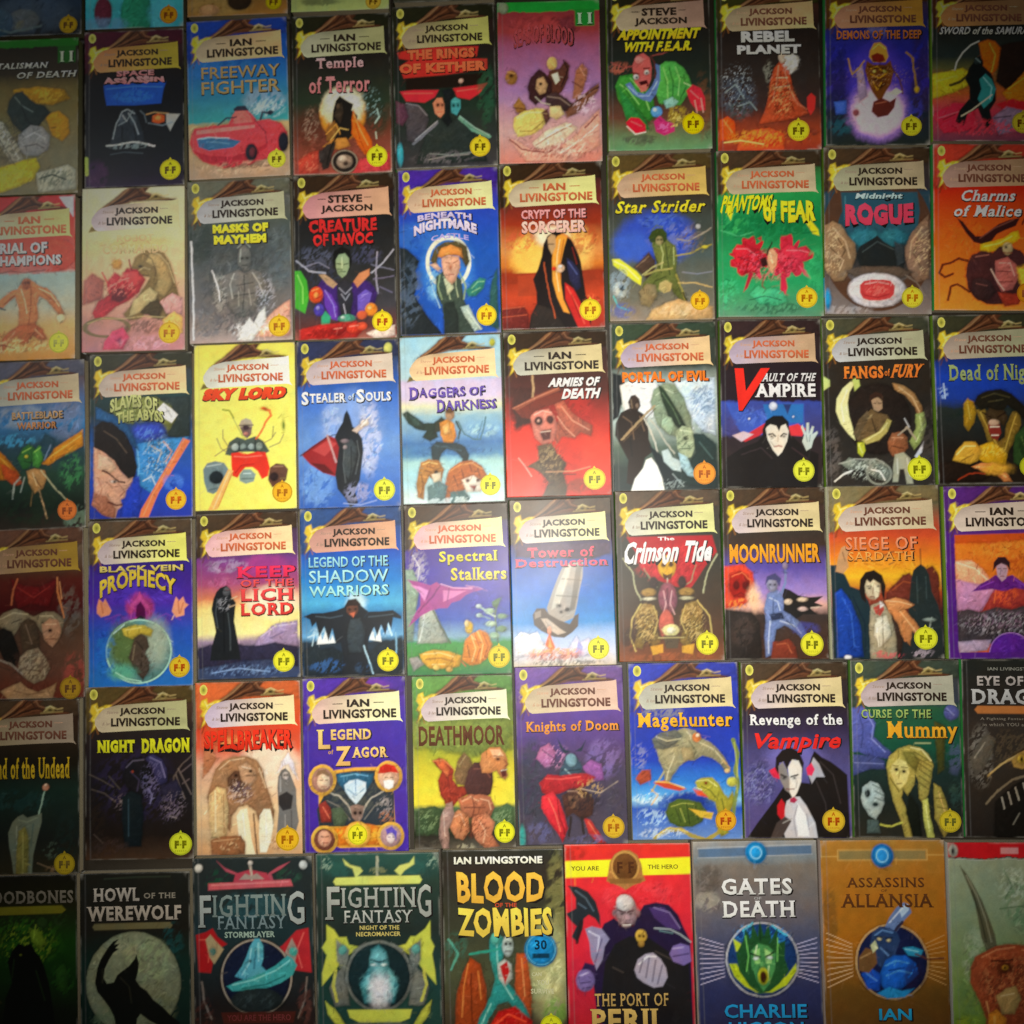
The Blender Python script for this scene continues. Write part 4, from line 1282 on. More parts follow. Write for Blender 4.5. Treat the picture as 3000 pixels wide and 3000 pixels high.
n 38 148 26 12 1c1c18 2.4 .55
r 49 150 11 10 1.8 888c80
l e8e8e0 1.3 8 157 16 150 24 147
l e8e8e0 1.3 42 146 50 148 54 156
l b8bcb0 1 12 140 28 136 46 136 54 140
n 6 130 10 30 68605c 4 .4
n 94 120 8 40 48403c 5 .4
@3_9|paperback at right edge with roaring furry beast in yellow firelight|332|J 643 a98 aa8|87 146 10 b8bc20 770
t Dead of Night 13 48 98 68 8e9c64 b24s
g 0 302824 40 1c2c60 60 183ca8 80 1c3890 90 222a28 130 1c1612 162 201810
n 7 74 6 8 a0c0f0 3 .45
l c8e0ff .8 8 66 9 80
n 50 96 50 8 18241c 7 .4
p a07818 .95 26 86 30 80 36 84 38 94 36 104 30 112 26 106
l d0b048 .8 30 84 32 100
p 7c6020 .95 38 92 46 90 50 100 52 112 58 122 64 118 66 106 72 94 80 92 80 106 74 120 66 134 58 142 44 140 40 132 48 122 44 108
l c8a848 .8 42 94 50 112 58 128
l c8a848 .8 76 96 70 112 64 130
l 5c4010 .9 46 100 52 116
p c89818 1 40 126 52 122 60 128 66 134 64 144 50 146 38 138
n 52 132 16 8 e8c850 2.6 .5
p c89830 .95 14 140 18 130 26 122 36 122 42 130 38 140 26 146
l f8e088 .8 18 134 26 126 36 126
l 5c3c10 .9 22 140 34 134
p 1c1810 .95 36 86 40 78 50 73 62 72 72 76 80 84 92 96 94 106 84 102 76 94 68 88 62 94 54 92 48 90 42 92
l 4c4428 .8 44 80 56 76 70 80
l 4c4428 .8 50 84 64 82
p 3c2c18 .95 46 96 50 90 58 92 64 92 68 98 64 108 60 104 52 106 48 104
p 7c2820 .8 49 106 54 104 60 106 61 114 57 121 52 119 49 112
e 54.6 104 5 3 c8a488
l f0e8d0 .7 51 108 59 108
l f0e8d0 .7 52 116 58 116
l 201008 1.1 44 94 52 99
l 201008 1.1 58 99 66 94
p 28401c 1.2 74 116 84 106 98 106 98 158 84 152 72 142 72 128
l 587038 .9 80 118 86 140
n 86 130 12 20 142410 3 .5
p 1c120c 1.1 0 142 14 140 34 144 56 147 62 152 48 156 40 160 0 160
p e08848 .95 32 146 42 142 54 143 64 150 70 160 62 160 54 152 42 150
l f8c880 .8 36 146 52 146 64 156
e 56 148 14 5 d09830 0 2.4
l a83818 1 18 158 30 152 44 152
@4_0|dim brown paperback with pale horned face at the left edge below green insects|643|O 642 a86 a83|86 153 10.5 aa8420 642
g 0 4a3020 14 746250 40 543624 50 5a2018 78 480f10 90 503c2c 130 644030 162 682c1c
p 681414 1.2 28 48 40 54 56 56 74 48 70 62 66 76 48 72 34 76 30 62
l 9c3028 .9 34 56 50 66 66 56
n 86 80 14 30 706860 6 .4
n 20 30 30 6 988878 5 .4
l c06840 1.6 34 48 30 58 28 72
l c87c48 1.6 74 48 74 62 78 76 80 86
l e8a068 .8 76 52 78 68
p 8c7c60 .95 12 88 20 80 32 76 42 80 50 84 60 80 70 80 80 88 78 100 72 110 66 112 60 102 50 88 44 86 36 94 30 102 20 96
l d0c098 .8 16 86 30 80 44 82
l d0c098 .8 56 84 68 84 76 92
l 2c2018 1 28 90 38 86
l 2c2018 1 58 90 68 96
p 1c1814 .95 12 98 20 94 28 98 34 112 38 126 30 132 20 124 14 112
p 4c3c2c .95 36 90 44 86 52 90 56 106 56 118 48 130 40 128
l 88705c .8 42 92 48 110
p b88868 .95 58 92 66 86 74 88 78 98 74 108 68 114 60 106
e 66 98 2 1.6 301810
l e8c098 .8 62 92 72 92
l 5c3020 1 62 106 72 106
p a08c70 1 36 122 44 116 54 114 62 124 66 134 60 144 50 148 40 142 34 134
l d8c8a8 .8 42 122 54 120
l 483428 1 42 134 56 136
l 988878 1.8 14 124 26 128 38 138
l 483428 1 14 130 26 134
p b08860 1.2 16 154 26 150 36 146 44 152 54 156 64 152 72 148 68 164 30 168
l 6c4830 .9 30 154 44 158 60 156
n 90 140 14 24 b04c40 5 .35
n 50 130 30 20 503428 3.4 .5
@4_1|blue and purple paperback with green crystal ball and arched yellow words|543|J 332 cbb ee7|87 144 10 d8b828 a40
t BLACK VEIN 11 44.5 91 50.5 d8c468 b38
t PROPHECY 11 53 84 70 d8bc3c b38a11
g 0 5a4a38 38 504048 42 382480 80 4a28a0 110 2450b8 162 2470c0
n 50 72 46 16 5838c0 8 .3
e 49 86 13 15 a83888 0 3
p c04890 1 38 90 40 82 46 76 49 70 53 77 60 84 60 94 54 88 50 80 44 84 42 94
n 50 98 40 10 6a30a0 6 .4
l 7840b0 1 16 96 30 92 40 100
l 7840b0 1 62 98 74 92 88 98
p 500840 .8 45 94 46 84 50 80 54 86 55 96 50 98
p 241828 .8 44 104 46 96 50 93 54 96 56 104 54 108 46 108
p e09068 .8 8 84 10 76 14 80 16 76 19 82 22 88 20 92 12 94 8 90
l a85838 .7 12 80 14 90
p f0a078 .8 80 90 82 82 84 76 87 80 91 76 93 82 96 84 92 88 92 94 84 96
l b86040 .7 86 80 87 92
l b86040 .7 91 82 88 92
l ffd0b0 .7 82 94 80 98
e 48 128 31.5 31 5c8c88
r 48 128 31 30.5 1.4 b0e0c8
e 36 122 16 22 5c7440 0 6
e 64 120 13 22 a0b09c 0 6
p c0ac40 1.2 32 106 44 102 54 103 62 108 60 114 50 112 42 116 34 112
l f0e080 .8 36 107 50 105
p 4a3c30 .95 42 122 44 114 50 111 56 114 58 124 54 130 58 138 58 146 52 156 46 150 42 142 38 134
l 201814 1 46 118 52 126 50 142
l 8c7c60 .8 44 122 42 136
n 54 138 12 16 5c4c44 2.6 .5
e 32 148 12 7 60b090 0 4
l c8ffe0 .8 26 148 36 154 50 157
n 16 130 12 30 2474c8 7 .4
l d8f8f0 .8 24 110 34 102
@4_2|violet sunset paperback with lone dark cloaked figure and red serif words|432|O e86 ebb fda|84 146 10.5 e4e030 770
t KEEP 39 53 97 64 e83058 b35s
t OF THE 43 66 94 73 e85050 b22s
t LICH 42 75 95 87 e84848 b35s
t LORD 42 89 94 101 e04038 b35s
g 0 3c2c28 40 5a3a6a 46 783c88 70 a84c74 84 e08058 94 f8e088 118 fcf0a0 126 a088a0 134 3c4058 162 344468
e 66 54 20 12 a03c88 0 5
n 30 52 26 8 b0a0c0 5 .45
n 26 68 20 6 b86890 4 .5
e 74 88 26 14 f8e8c8 0 6
p a48cb0 1 56 130 60 122 66 118 72 112 78 109 90 108 98 107 98 134 54 138
l d8c8e0 .8 62 122 76 112 96 110
l 6c5c88 .8 70 124 84 118
p 2c2840 1.1 0 132 12 128 24 131 34 127 46 130 60 130 76 128 98 132 98 152 70 144 40 146 0 152
p 181c20 .7 16 84 19 77 23 73 29 71 33 75 34 82 38 88 37 96 36 106 38 118 40 130 42 144 12 144 14 130 18 116 16 104 14 94
l 4c5458 .8 20 84 18 98 20 112
l 4c5458 .8 30 98 32 116 32 134
l 080c10 .9 26 96 26 136
e 29 77 3.6 4.4 5c5c60
l 181c20 .8 27 76 31 76
n 26 90 8 9 a8a8b0 2.2 .55
l e0c8a0 .9 34 84 39 82
l c8b090 .8 32 92 38 90
n 46 154 48 7 7898c8 3 .5
n 46 152 48 10 202848 3 .5
l 98b8e8 .8 14 156 40 152 70 156
@4_3|bright blue paperback with winged black scarecrow and pale outlined words|2a4a80|J 321 c98 da8|84 148 10.5 ece020 770
t LEGEND OF THE 8 47 86 57 9ad8e8 b16
t SHADOW 8 60 86 72 a8e0e8 b8
t WARRIORS 8 75 86 85 a8e8e8 b16
g 0 2a4a88 16 2a4a88 42 1450b8 70 2080d0 92 50b0e0 104 2a70a8 124 68a8d8 130 20303c 162 244060
e 54 92 10 9 c8e8f4 0 4
n 18 122 14 10 b8e0f8 3.4 .4
n 76 118 16 10 b8e0f8 3.4 .4
p f0faff .8 15 128 18 118 20 128 24 116 28 128 30 122 33 130 15 131
p f0faff .8 66 128 69 118 72 128 76 112 78 130
l d0f0ff 1.6 84 112 88 124
p 1a2028 .8 2 104 10 101 22 101 34 99 42 96 46 90 54 90 60 96 66 101 78 101 90 100 98 106 98 109 90 107 88 118 85 112 82 124 78 114 74 124 71 116 66 126 64 134 68 148 70 162 38 162 40 144 38 130 33 130 30 116 26 128 22 114 17 124 14 110 10 114 8 107
p 303c44 .95 48 108 58 106 62 120 60 140 46 140 44 122
l 4c5c68 .8 14 104 28 106 40 104
l 4c5c68 .8 66 106 80 105 90 104
e 50 98 6 6.6 6a4030
p 2c1c18 .9 43 96 46 89 54 88 59 94 54 95 48 95
e 47 98 1.2 1 201410
e 53 98 1.2 1 201410
p c86848 .9 47 102 53 101 51 106
p 1c2830 1.2 2 136 10 132 20 136 30 134 40 140 38 162 2 162
p 1c2830 1.2 66 140 76 132 88 130 98 126 98 162 66 162
l b8e0f4 1.2 61 134 66 150 69 160
l 8ac0e0 1.2 92 122 93 138 90 152
l d0f0ff .8 6 124 12 122 10 132
n 24 152 20 8 3a70b8 4 .4
n 60 154 10 6 2c4c70 4 .4
@4_4|purple paperback with pink pterosaur, leafy plant and tiger by a stump|432|O e87 ebb eea|88 146 10.5 e4cc20 770
t Spectral 33 45 89 58 e4d828 b24s
t Stalkers 44 61 97 73 e4d030 b24s
g 0 3c3430 40 4a3490 80 4a3ca8 110 4660b8 126 8ab0c8 132 4a9a50 150 58924a 162 3c8050
n 12 62 12 22 c0b8c0 3 .45
l e0e0e8 1 8 48 14 60 12 72
p 88a08c 1.4 0 62 8 62 14 78 10 98 6 130 0 130
p a8b0a4 .95 14 98 26 97 32 112 40 132 10 132
l e0e8e0 .9 18 100 16 116 12 130
l 5c6450 1.4 25 98 34 118 42 132
n 18 116 8 14 70786c 3 .5
p a84890 .8 2 71 12 73 24 77 30 74 34 77 42 79 54 80 66 79 76 82 66 84 58 87 52 92 44 94 40 99 32 99 24 101 14 106 2 116 8 104 14 96 14 84
p e090c8 .8 5 76 14 78 22 82 18 92 14 84
p d880b8 .8 36 82 50 83 58 83 46 89 36 93
l 7a2c70 1.1 33 77 26 88 12 102
l 7a2c70 .8 24 80 20 90
l 7a2c70 .8 42 80 40 92
l f0b8e0 .7 34 76 46 80 64 81
l c890b8 1 58 78 70 80 78 84
n 76 94 20 24 4840a8 9 .3
l 607860 1.6 88 94 85 108 87 132
p 587858 .95 82 94 92 90 88 99 84 100
e 80 103 5 2.8 a8c8a8
e 92 108 5 2.6 88a888
e 81 115 5 2.8 b8d0b0
e 91 120 5 3 789878
e 84 126 5 3 a0c0a0
l b8d0c0 1.3 70 98 78 104 85 108
e 70 98 2.6 2 d8e8e0
e 70 107 2.6 2 c8e0d8
l 90b0a0 1 70 107 80 110
e 60 118 4 6 e8b838
e 58 114 2 3 f8e0a0
p e08830 .95 56 130 62 124 70 120 78 124 82 134 78 146 70 152 60 154 52 148
l f8d088 .8 62 126 66 138 62 150
l f8d088 .8 68 122 73 134 70 148
l a04c18 .8 65 124 70 138 66 150
l a04c18 .8 73 124 78 136 74 146
l 5c3010 .8 58 134 60 146
l d84838 1 50 148 56 154
p e0a838 .95 12 142 24 138 40 140 52 144 50 154 38 156 22 156 14 150
l f8e090 1 16 142 30 141 44 145
l 9a5c20 .9 18 147 32 146 46 150
l f8e090 .9 24 152 36 152
e 28 155 3 2.4 f0d070
e 40 157 3 2.4 e8b860
p a09890 1.2 2 146 10 144 16 152 6 158
@4_5|sky blue paperback with grey tower flying over snow and orange flames|543|J 332 cbb eea|83 146 10.5 ece828 770
t Tower of 16 47 82 57 e84060 b24s
t Destruction 4 58 95 66 e04068 b24s
g 0 3c3430 40 3c2c38 44 3c3068 60 2c50a8 90 1c6cc8 120 3c90d8 134 b0c8f0 150 d8d8e8 162 d8c8b0
p 4a3454 2 4 44 98 44 98 54 80 60 6 56
p a8a098 .8 52 64 71 61 70 76 66 92 63 106 60 116 50 120 36 116 34 106 40 90 46 76
p c8c4b8 .9 54 66 60 64 54 84 46 104 38 108 44 88
p 7c746c .9 64 66 70 64 66 86 61 108 56 110
l 6a645c .7 44 94 64 96
l 6a645c .7 50 78 68 80
l e0dcd0 .7 57 66 50 90
e 46 104 2.2 1.6 3a3430
e 54 108 2.6 1.8 2c2624
e 48 110 1.6 1.2 3a3430
p 584c44 .8 20 112 24 106 32 106 36 112 46 118 56 122 61 114 65 112 64 124 58 130 50 135 40 134 28 128 21 122
p c8b8a8 .8 28 116 34 116 46 126 52 130 44 132 34 126
p 9c8c80 .9 22 110 28 108 28 114 22 116
p f07030 .8 31 142 34 134 36 130 38 136 41 144 36 150
p f8b060 .8 34 144 36 136 38 144
e 36 128 2 4 f8a080
p f0f0fa 1 2 134 8 128 16 131 24 128 28 138 36 146 30 150 2 152
p e0dcf4 1 52 148 58 140 62 134 66 140 74 136 80 142 88 152 60 154
p a8a8dc .9 64 138 68 144 66 152 60 150
n 40 150 34 7 f0803a 3 .3
n 40 153 32 5 8c1810 2.6 .5
n 40 148 32 5 ffc070 2.4 .6
n 50 159 46 3.4 2c201c 2.6 .45
@4_6|green edged paperback with golden skeleton warriors and scarlet backdrop|543|J 332 ccb dd9|84 146 10.5 ece428 770
t The 40 44.5 56 48 f4e4e4 b30
t Crimson Tide 8 49 92 67 f8f4f4 b42id
g 0 443830 40 34342c 60 34342c 110 44301c 140 5c3820 162 8a4c28
p b81c24 .9 10 44 92 44 96 60 84 74 76 86 70 94 56 92 40 86 24 76 18 58
n 50 70 40 22 e83038 5 .5
e 48 73 8.6 11 e8b020
e 44.6 71 2.3 2.2 5a3008
e 52 71 2.3 2.2 5a3008
p 5a3008 .6 43.5 79 48 81 53 79 51.5 85 45 85
l fff0a0 .7 44 64 50 63
l b8b890 1.2 6 64 15 78 17 92 22 104
l b8b890 1.2 96 62 86 80 82 98
l a0a078 1 26 74 34 88 38 92
l a0a078 1 76 72 70 88 62 92
e 35 88 4 6 3a2420
e 62 88 4 6 3a2420
e 30 97 7 4 b08840
e 66 97 7 4 a88038
e 30 103 6 1.6 e8e0c0
e 66 103 6 1.6 d0c8a0
l d8d0b8 1 48 84 48 92
e 48 103 9 15 8a4a5a
l e8b8b8 .9 44 96 46 108 43 118
l e8b8b8 .9 52 96 50 108 54 118
l 4a2030 1 48 94 48 116
p 8a6c2c .95 16 116 22 108 32 108 38 116 36 130 40 144 32 150 26 140 22 150 14 148 18 134
p 8a6c2c .95 80 114 74 106 64 108 60 116 62 130 58 144 66 150 72 140 76 150 84 148 80 132
n 27 126 14 22 e0c078 2.2 .5
n 71 126 14 22 e0c078 2.2 .5
n 27 130 14 22 2c1c0c 2.2 .55
n 71 130 14 22 2c1c0c 2.2 .55
l d0b868 1.2 22 108 13 122 11 138 16 152
l d0b868 1.2 76 106 87 120 89 138 84 152
l d0b868 1 34 110 38 124 34 136
l d0b868 1 64 110 60 124 64 136
e 46 128 7 14 c86050
e 50 133 8 5.6 f0e8a0
e 50 133 4 3 fff8d8
p 584834 .9 42 138 58 138 56 150 45 150
p d8a030 .9 30 148 42 146 42 154 32 156
p d8a030 .9 60 148 72 146 70 156 60 154
l c8b878 .9 38 140 62 140
n 50 158 50 5 a85a30 6 .35
n 10 140 8 14 241810 5 .2
@4_7|paperback with orange title, blue haired fighter and tattered black flag|432|J 321 cbb dc9|84 148 11 e4e030 770
t MOONRUNNER 6 53 94 71 f0a020 b40
g 0 5a3020 14 443028 42 3a3028 54 403028 76 6050a8 100 a888cc 112 e8b0a0 120 3c302c 162 4a2c1c
p e04428 1.6 0 74 20 72 28 80 30 92 28 106 16 112 0 114
p a81c10 .95 6 82 16 78 24 84 26 96 20 104 10 104 4 96
l f07848 1 8 84 18 80 26 88 24 100
e 12 92 3 4 6a0c08
e 21 92 3 4 6a0c08
l 6a0c08 1 10 102 16 99 22 102
n 12 110 14 6 ffa040 3 .45
e 29 104 6 11 f8c8a0 0 4
p 2c2420 1.4 0 114 12 116 26 118 34 128 36 162 0 162
n 18 136 14 18 4a3a34 5 .35
p 201c1a .7 58 95 64 97 72 102 82 104 96 103 88 109 96 112 84 115 90 120 76 120 70 124 60 122 54 114
e 62 108 4 2.8 f0d0b0
e 76 106 5 2.2 f4d8b8
e 76 115 4.4 2 f0c8b8
l f0d0b8 .9 84 114 92 113
p 7080b0 .95 42 101 48 96 54 98 58 106 57 116 64 120 74 128 80 140 75 144 68 136 58 130 50 134 47 146 45 158 39 160 38 142 40 128 38 114
l d8e0f4 .8 44 104 52 108 54 116
l d8e0f4 .8 44 126 42 146 42 156
l d8e0f4 .8 54 126 66 130 74 138
l 2c3858 .9 48 104 47 118 52 124
l 2c3858 .9 60 126 70 134
p 2c3450 .95 44 120 56 118 58 124 46 126
e 47 92 5.4 6.6 9898b4
p 484878 .9 40 92 42 84 50 81 56 86 54 94 51 88 44 87
e 45 92 .9 .7 201828
e 49.5 92 .9 .7 201828
l 7888b4 2 55 102 60 90 60 78
e 60 74 2.6 3.6 a088a0
n 78 134 16 8 48489a 6 .35
p 843420 .95 46 146 62 143 68 150 70 162 44 162
l b8603c .8 50 148 60 147 64 156
n 86 146 12 14 3a2a30 6 .3
@4_8|orange sunset paperback with dark haired man raising his arm over a tower|776a48|O a75 cba cb9|84 143 10.5 dce030 770
t SIEGE OF 15 48 79 60 e8926a b12s
t SARDATH 17 62 76 70 e8a050 b6s
g 0 7c7850 16 686448 40 b84428 48 d05028 66 e87c20 86 f0b828 100 b84c28 116 4a2428 136 242c30 162 242828
n 50 72 40 8 f8a030 5 .4
p 6a2c20 1 50 100 58 92 66 84 72 82 76 88 84 80 92 76 98 84 98 122 50 122
l a8502c .9 56 98 66 90 74 92
p 222c2c .8 73 88 75 80 78 77 82 74 86 77 89 84 91 100 96 112 98 122 98 152 68 152 69 120
l 1c2424 .7 82 76 82 60
l 3c4c4c .8 78 86 78 110
l 3c4c4c .8 86 86 86 106
l 543 .8 48 66 58 62
l 543 .8 54 74 58 72
p 1c3038 .8 0 74 6 74 14 84 18 94 28 98 34 108 38 126 38 162 2 162
p 1840a0 1.2 4 100 10 96 18 108 26 130 28 160 4 160
l 3868c8 .9 10 104 18 120 20 150
l 102030 .9 20 104 30 128 30 156
p c89464 .8 5 80 8 66 11 58 14 56 18 60 16 68 17 76 12 82
l 7a4c30 .7 12 62 14 70
e 38 95 7.4 11.6 d0bc98
p 201814 .8 26 98 27 88 32 81 40 79 47 84 50 94 48 108 46 102 45 92 39 88 36 91 33 88 31 94 32 110 28 106
l 2c201c .9 33 94 37 94
l 2c201c .9 40.5 94.5 44 94
e 35 96 1 .7 201814
e 42 96 1 .7 201814
l 9c7c60 .8 38.6 96 38 101
l 7a3830 .9 36 104 41 104
p e8d8b4 .8 39 92 44 96 43 104 40 106
p c8824c .95 48 108 58 105 66 107 75 112 66 116 74 126 80 136 88 146 82 148 72 136 70 150 62 140 54 124
l f0c088 .8 50 108 62 109 72 112
l f0c088 .8 62 118 72 132 82 146
p 3a2820 .95 54 120 60 130 64 146 60 162 54 150 50 130
l c87840 1 64 128 66 146
p a89c80 .95 36 112 46 108 54 122 58 142 58 162 34 162 34 134
p dcd4bc .95 40 124 50 122 54 140 44 150 38 140
l 7c7058 .8 46 120 46 158
l f0ead0 .8 40 130 42 150
p b84438 .9 38 114 46 110 48 116 44 122 40 120
p e8d8d0 .8 44 108 48 112 44 115
n 50 158 16 4 d84858 3 .4
e 14 160 3 2 eee
n 80 157 12 5 c8b8c8 3 .45
l a8b8ac .8 90 124 86 140 90 134
e 88 126 5 1.6 98a8a0
@4_9|purple framed paperback at right edge with flying face over crowd and volcano|4a2068|I 443 cba cba|-
g 0 562878 42 562878 162 501c80
p c85018 .6 9 46 99 44 99 152 10 158
p d87020 1.6 9 54 50 54 98 48 98 92 60 90 9 90
n 60 60 40 10 f09030 5 .5
n 66 74 30 10 b84818 4 .5
p f0a078 1.4 9 70 24 70 34 78 42 90 60 94 9 106
l ffd8b8 .9 10 72 28 78 38 88
p b87ca0 2 9 88 60 98 98 100 98 118 9 118
p a0342c 1 30 120 38 108 44 98 50 92 60 91 70 94 78 106 86 120
l f0703c .9 46 98 44 110
n 56 104 14 10 e8602c 3 .5
n 58 114 20 6 6c1c24 3 .5
p 5c1c78 .8 24 99 32 92 40 88 46 84 54 86 62 84 70 90 78 96 86 100 74 98 64 96 54 99 42 97 34 98
l 9040b8 .8 32 95 44 90
l 9040b8 .8 64 88 76 96
p b490a0 .7 47 76 51 72 56 73 58 79 56 87 52 90 48 85
p 2c1820 .7 44 80 45 72 49 67 56 67 60 72 60 80 57 75 52 73 48 75
l 402430 .7 49 78 51 78
l 402430 .7 54 78 56.5 78
l 7c3c48 .7 51 85 54 85
p 3c3438 1 9 118 20 116 32 118 46 114 60 116 76 112 98 118 98 148 9 148
n 50 130 48 14 b0a8b0 2 .56
n 50 132 48 16 18141c 2.2 .52
n 50 126 48 10 806078 2.4 .6
n 20 150 12 5 b0a8b0 4 .35
p a890a8 1.1 9 146 40 144 36 154 10 157
e 58 158 20 20 501c84 0 .6
r 58 158 20 20 .8 9a6ab0
p 4c1c78 .6 0 156 98 156 98 163 0 163
p 4c1c78 .6 0 42 8 42 9 160 0 160
@5_0|black paperback with pale ghostly shape at the left edge, yellow gothic words|432|J 532 986 987|86 153 10 a8901c 652
t Island of the Undead 8 54 91 74 c0a020 b24s
g 0 3c2418 40 2a2014 60 1c180f 84 182c24 130 181c18 162 2c2818
n 40 94 40 12 1c3c38 6 .4
l a0c0a8 1.1 59 116 62 104 65 94 67 86
e 68 82 3 3 d89878
e 68 80 1.2 1.2 f8d8b8
p 6c7460 .8 32 124 36 114 41 109 46 107 50 110 58 108 64 106 64 114 60 128 56 144 54 168 38 170 36 152 33 136
l 8c9478 .8 42 112 50 114 60 110
l 98a088 .8 40 118 40 134
l 485c54 .8 56 116 54 136
p 7c7438 .95 42 122 48 118 52 130 51 168 39 170 40 140
l a8a058 .8 46 124 46 166
n 88 130 14 30 182824 6 .4
n 10 150 14 14 807850 3.4 .45
n 80 158 14 6 7c6444 3.4 .45
l 7c6850 .9 60 152 70 156 82 160
n 74 140 10 10 4c5c4c 3 .6
@5_1|very dark paperback with yellow title and faint violet dragon shapes|542|J 332 cb9 bb8|88 148 10.5 dce430 770
t NIGHT 11 50 46 62 dcdc24 b65s
t DRAGON 52 49 97 63 dcdc24 b65s
g 0 5a3c28 40 2c2420 60 241c1f 100 1c181a 140 201814 162 4a3424
n 46 92 44 44 30284a 5 .45
p 1a181c 1 34 84 38 74 44 68 52 66 58 72 62 82 60 94 52 104 44 100 38 94
l 6c6478 .9 38 76 44 70 54 69
l 48405c .8 42 80 50 88 48 98
e 44 80 1 1 c85030
p 38345c .95 56 68 62 64 70 68 76 78 76 90 70 94 64 88 62 76
l 8c84b0 .9 60 67 70 72 74 86
l 8c84b0 .8 58 96 62 102 60 110
n 62 86 12 20 706890 2.2 .6
n 60 98 8 14 8078a0 2 .66
l 706058 1 98 66 88 76 82 86 80 98
l 807068 .9 86 78 92 90 98 102
l 807068 .9 84 84 88 96 92 106
l 706060 .9 98 74 88 82
l 706060 .9 96 88 90 92
l 60544c .9 4 82 16 88 26 94
l 60544c .8 6 96 18 100 28 108
l 585048 .8 22 84 32 96
p 28243a 1 70 94 84 88 90 98 82 110 72 106
n 82 112 14 16 90808c 2 .62
n 78 116 14 14 6c5c78 2.2 .6
n 34 108 12 10 78686c 2 .62
e 35 108 2.6 1.6 b0a0a0
l a89898 .8 78 122 84 124
p 141e22 1.1 34 104 42 98 52 102 54 120 52 150 36 150 34 126
l 38505c .8 40 106 40 140
n 22 150 22 10 40302c 4 .45
n 10 130 10 40 2a2018 4 .4
l 584840 .8 8 138 16 146
@5_2|orange and cream paperback with white pillars, hooded grey monk and red words|c86030|J 332 cbc eda|86 148 11 e4b420 a60
t SPELLBREAKER 8 46 92 62 e8341c b50d
g 0 c87838 14 c85c28 42 d84828 62 d85838 80 e8b090 120 ecc898 162 d0a070
n 50 58 44 10 f0b060 5 .4
n 22 50 14 8 506028 4 .45
e 70 80 26 24 f4dcc0 0 8
p c07850 1 8 62 14 60 20 72 12 84 6 90
p a07450 .95 14 94 18 82 26 74 36 70 48 70 58 74 64 84 66 96 70 108 74 122 72 138 64 148 60 134 56 122 48 116 40 118 34 126 32 140 24 130 14 122 10 108
l e8c8a0 .8 22 82 32 74 46 72
l e8c8a0 .8 60 82 66 100
p 60402c .95 30 90 36 84 44 84 48 92 44 102 36 104 30 98
p c09470 .95 40 80 48 76 56 82 58 92 52 98 44 94
l f8e0c0 .8 44 80 52 82
l 3c2418 1 34 92 42 94
l 3c2418 1 48 88 56 88
e 38 88 1.4 1.2 1c100c
e 52 84 1.4 1.2 1c100c
n 42 104 14 12 5c4c60 2.4 .5
n 42 104 16 14 e8c8b0 2.2 .6
l 4c3020 1 36 110 48 108
p e0bc84 .95 12 106 20 98 28 100 30 114 30 132 28 148 14 146 12 126
l fcecc0 .8 18 102 18 140
l a87c50 .8 26 106 26 142
p f4e8c4 .9 38 126 42 120 48 119 50 132 52 148 56 164 46 164 40 146
p f4ecd0 .9 60 126 64 120 70 120 73 134 70 150 66 160 60 160 59 144
l fffff0 .7 44 124 46 144
l fffff0 .7 66 124 66 148
l 6c4c34 1.2 54 124 56 146 57 162
p 986440 .95 13 148 26 144 42 144 46 150 46 162 14 163
l d8a878 .8 16 149 40 147
n 30 154 12 5 e0b888 2.4 .5
p 74706c .8 77 100 78 90 81 84 85 82 89 86 92 94 95 102 95 116 97 132 92 148 84 148 76 142 78 122
l b0b0b0 .8 80 90 80 104
p 302c2c .9 78 108 86 104 92 108 90 120 82 122 78 116
l a8a098 .8 84 126 84 144
l 504844 .8 90 122 90 142
e 85 89 3 3.6 d0c4bc
e 84 88.6 .8 .7 201c18
e 86.6 88.6 .8 .7 201c18
p f8f0fc 1.4 78 86 82 76 88 68 93 78 96 92 92 86 88 78 84 79
n 76 152 10 8 8c6040 2.6 .5
@5_3|indigo paperback with orange roundel frame around a horned helmet mask|4a2a98|I 332 dba eeb|51 146 9.5 ece428 770
t L 13 48 26 66 f4c878 b35s
t EGEND 27 48 66 58 f4c878 b38s
t of 24 67 29 71 d8a050 b25s
t Z 31 64 46 82 f4c070 b38s
t AGOR 47 65 82 75 f4c878 b38s
g 0 4a2c98 14 4c2ca0 42 4830a0 162 4828a0
n 60 8 30 8 8038b0 8 .3
p f4b440 .7 14 96 30 86 50 84 72 84 86 96 88 144 76 158 54 158 34 158 14 150
p 303840 .7 12 122 22 104 32 89 50 87 70 87 80 98 87 108 87 138 14 138
n 50 112 34 22 50544c 4 .45
p 285c78 .95 30 90 50 88 68 90 66 98 60 106 54 112 46 112 38 104 32 96
l 80c0e0 .8 36 92 50 90 62 92
p d0e4f0 .9 39 100 44 96 52 95 60 98 60 106 54 114 50 118 44 112 40 106
l 6890b0 .8 42 104 50 110 58 104
l 5080a8 .8 50 96 50 108
l b8b0a0 1.4 24 106 34 110 42 118 48 130
l b8b0a0 1.4 78 106 66 112 60 118 54 130
l 8c8478 .9 22 114 34 120 44 132
l 8c8478 .9 80 114 68 120 58 132
p 907468 .9 44 120 50 118 58 120 56 130 52 136 46 130
e 49 126 1.6 1.8 2c1c18
e 54 126 1.6 1.8 2c1c18
p a0382c .95 14 118 20 114 26 122 26 134 16 134
l f08060 .8 18 120 24 130
p 506048 1 26 122 36 120 42 130 38 138 28 138
n 78 122 10 12 a8a0a0 2.4 .5
n 80 130 10 8 c07850 2.6 .5
p e47c20 1.1 22 142 40 138 50 136 60 136 80 142 78 156 22 156
n 50 146 30 9 f8cc40 4 .5
e 18 95 13.5 14.5 f4b848 0 .6
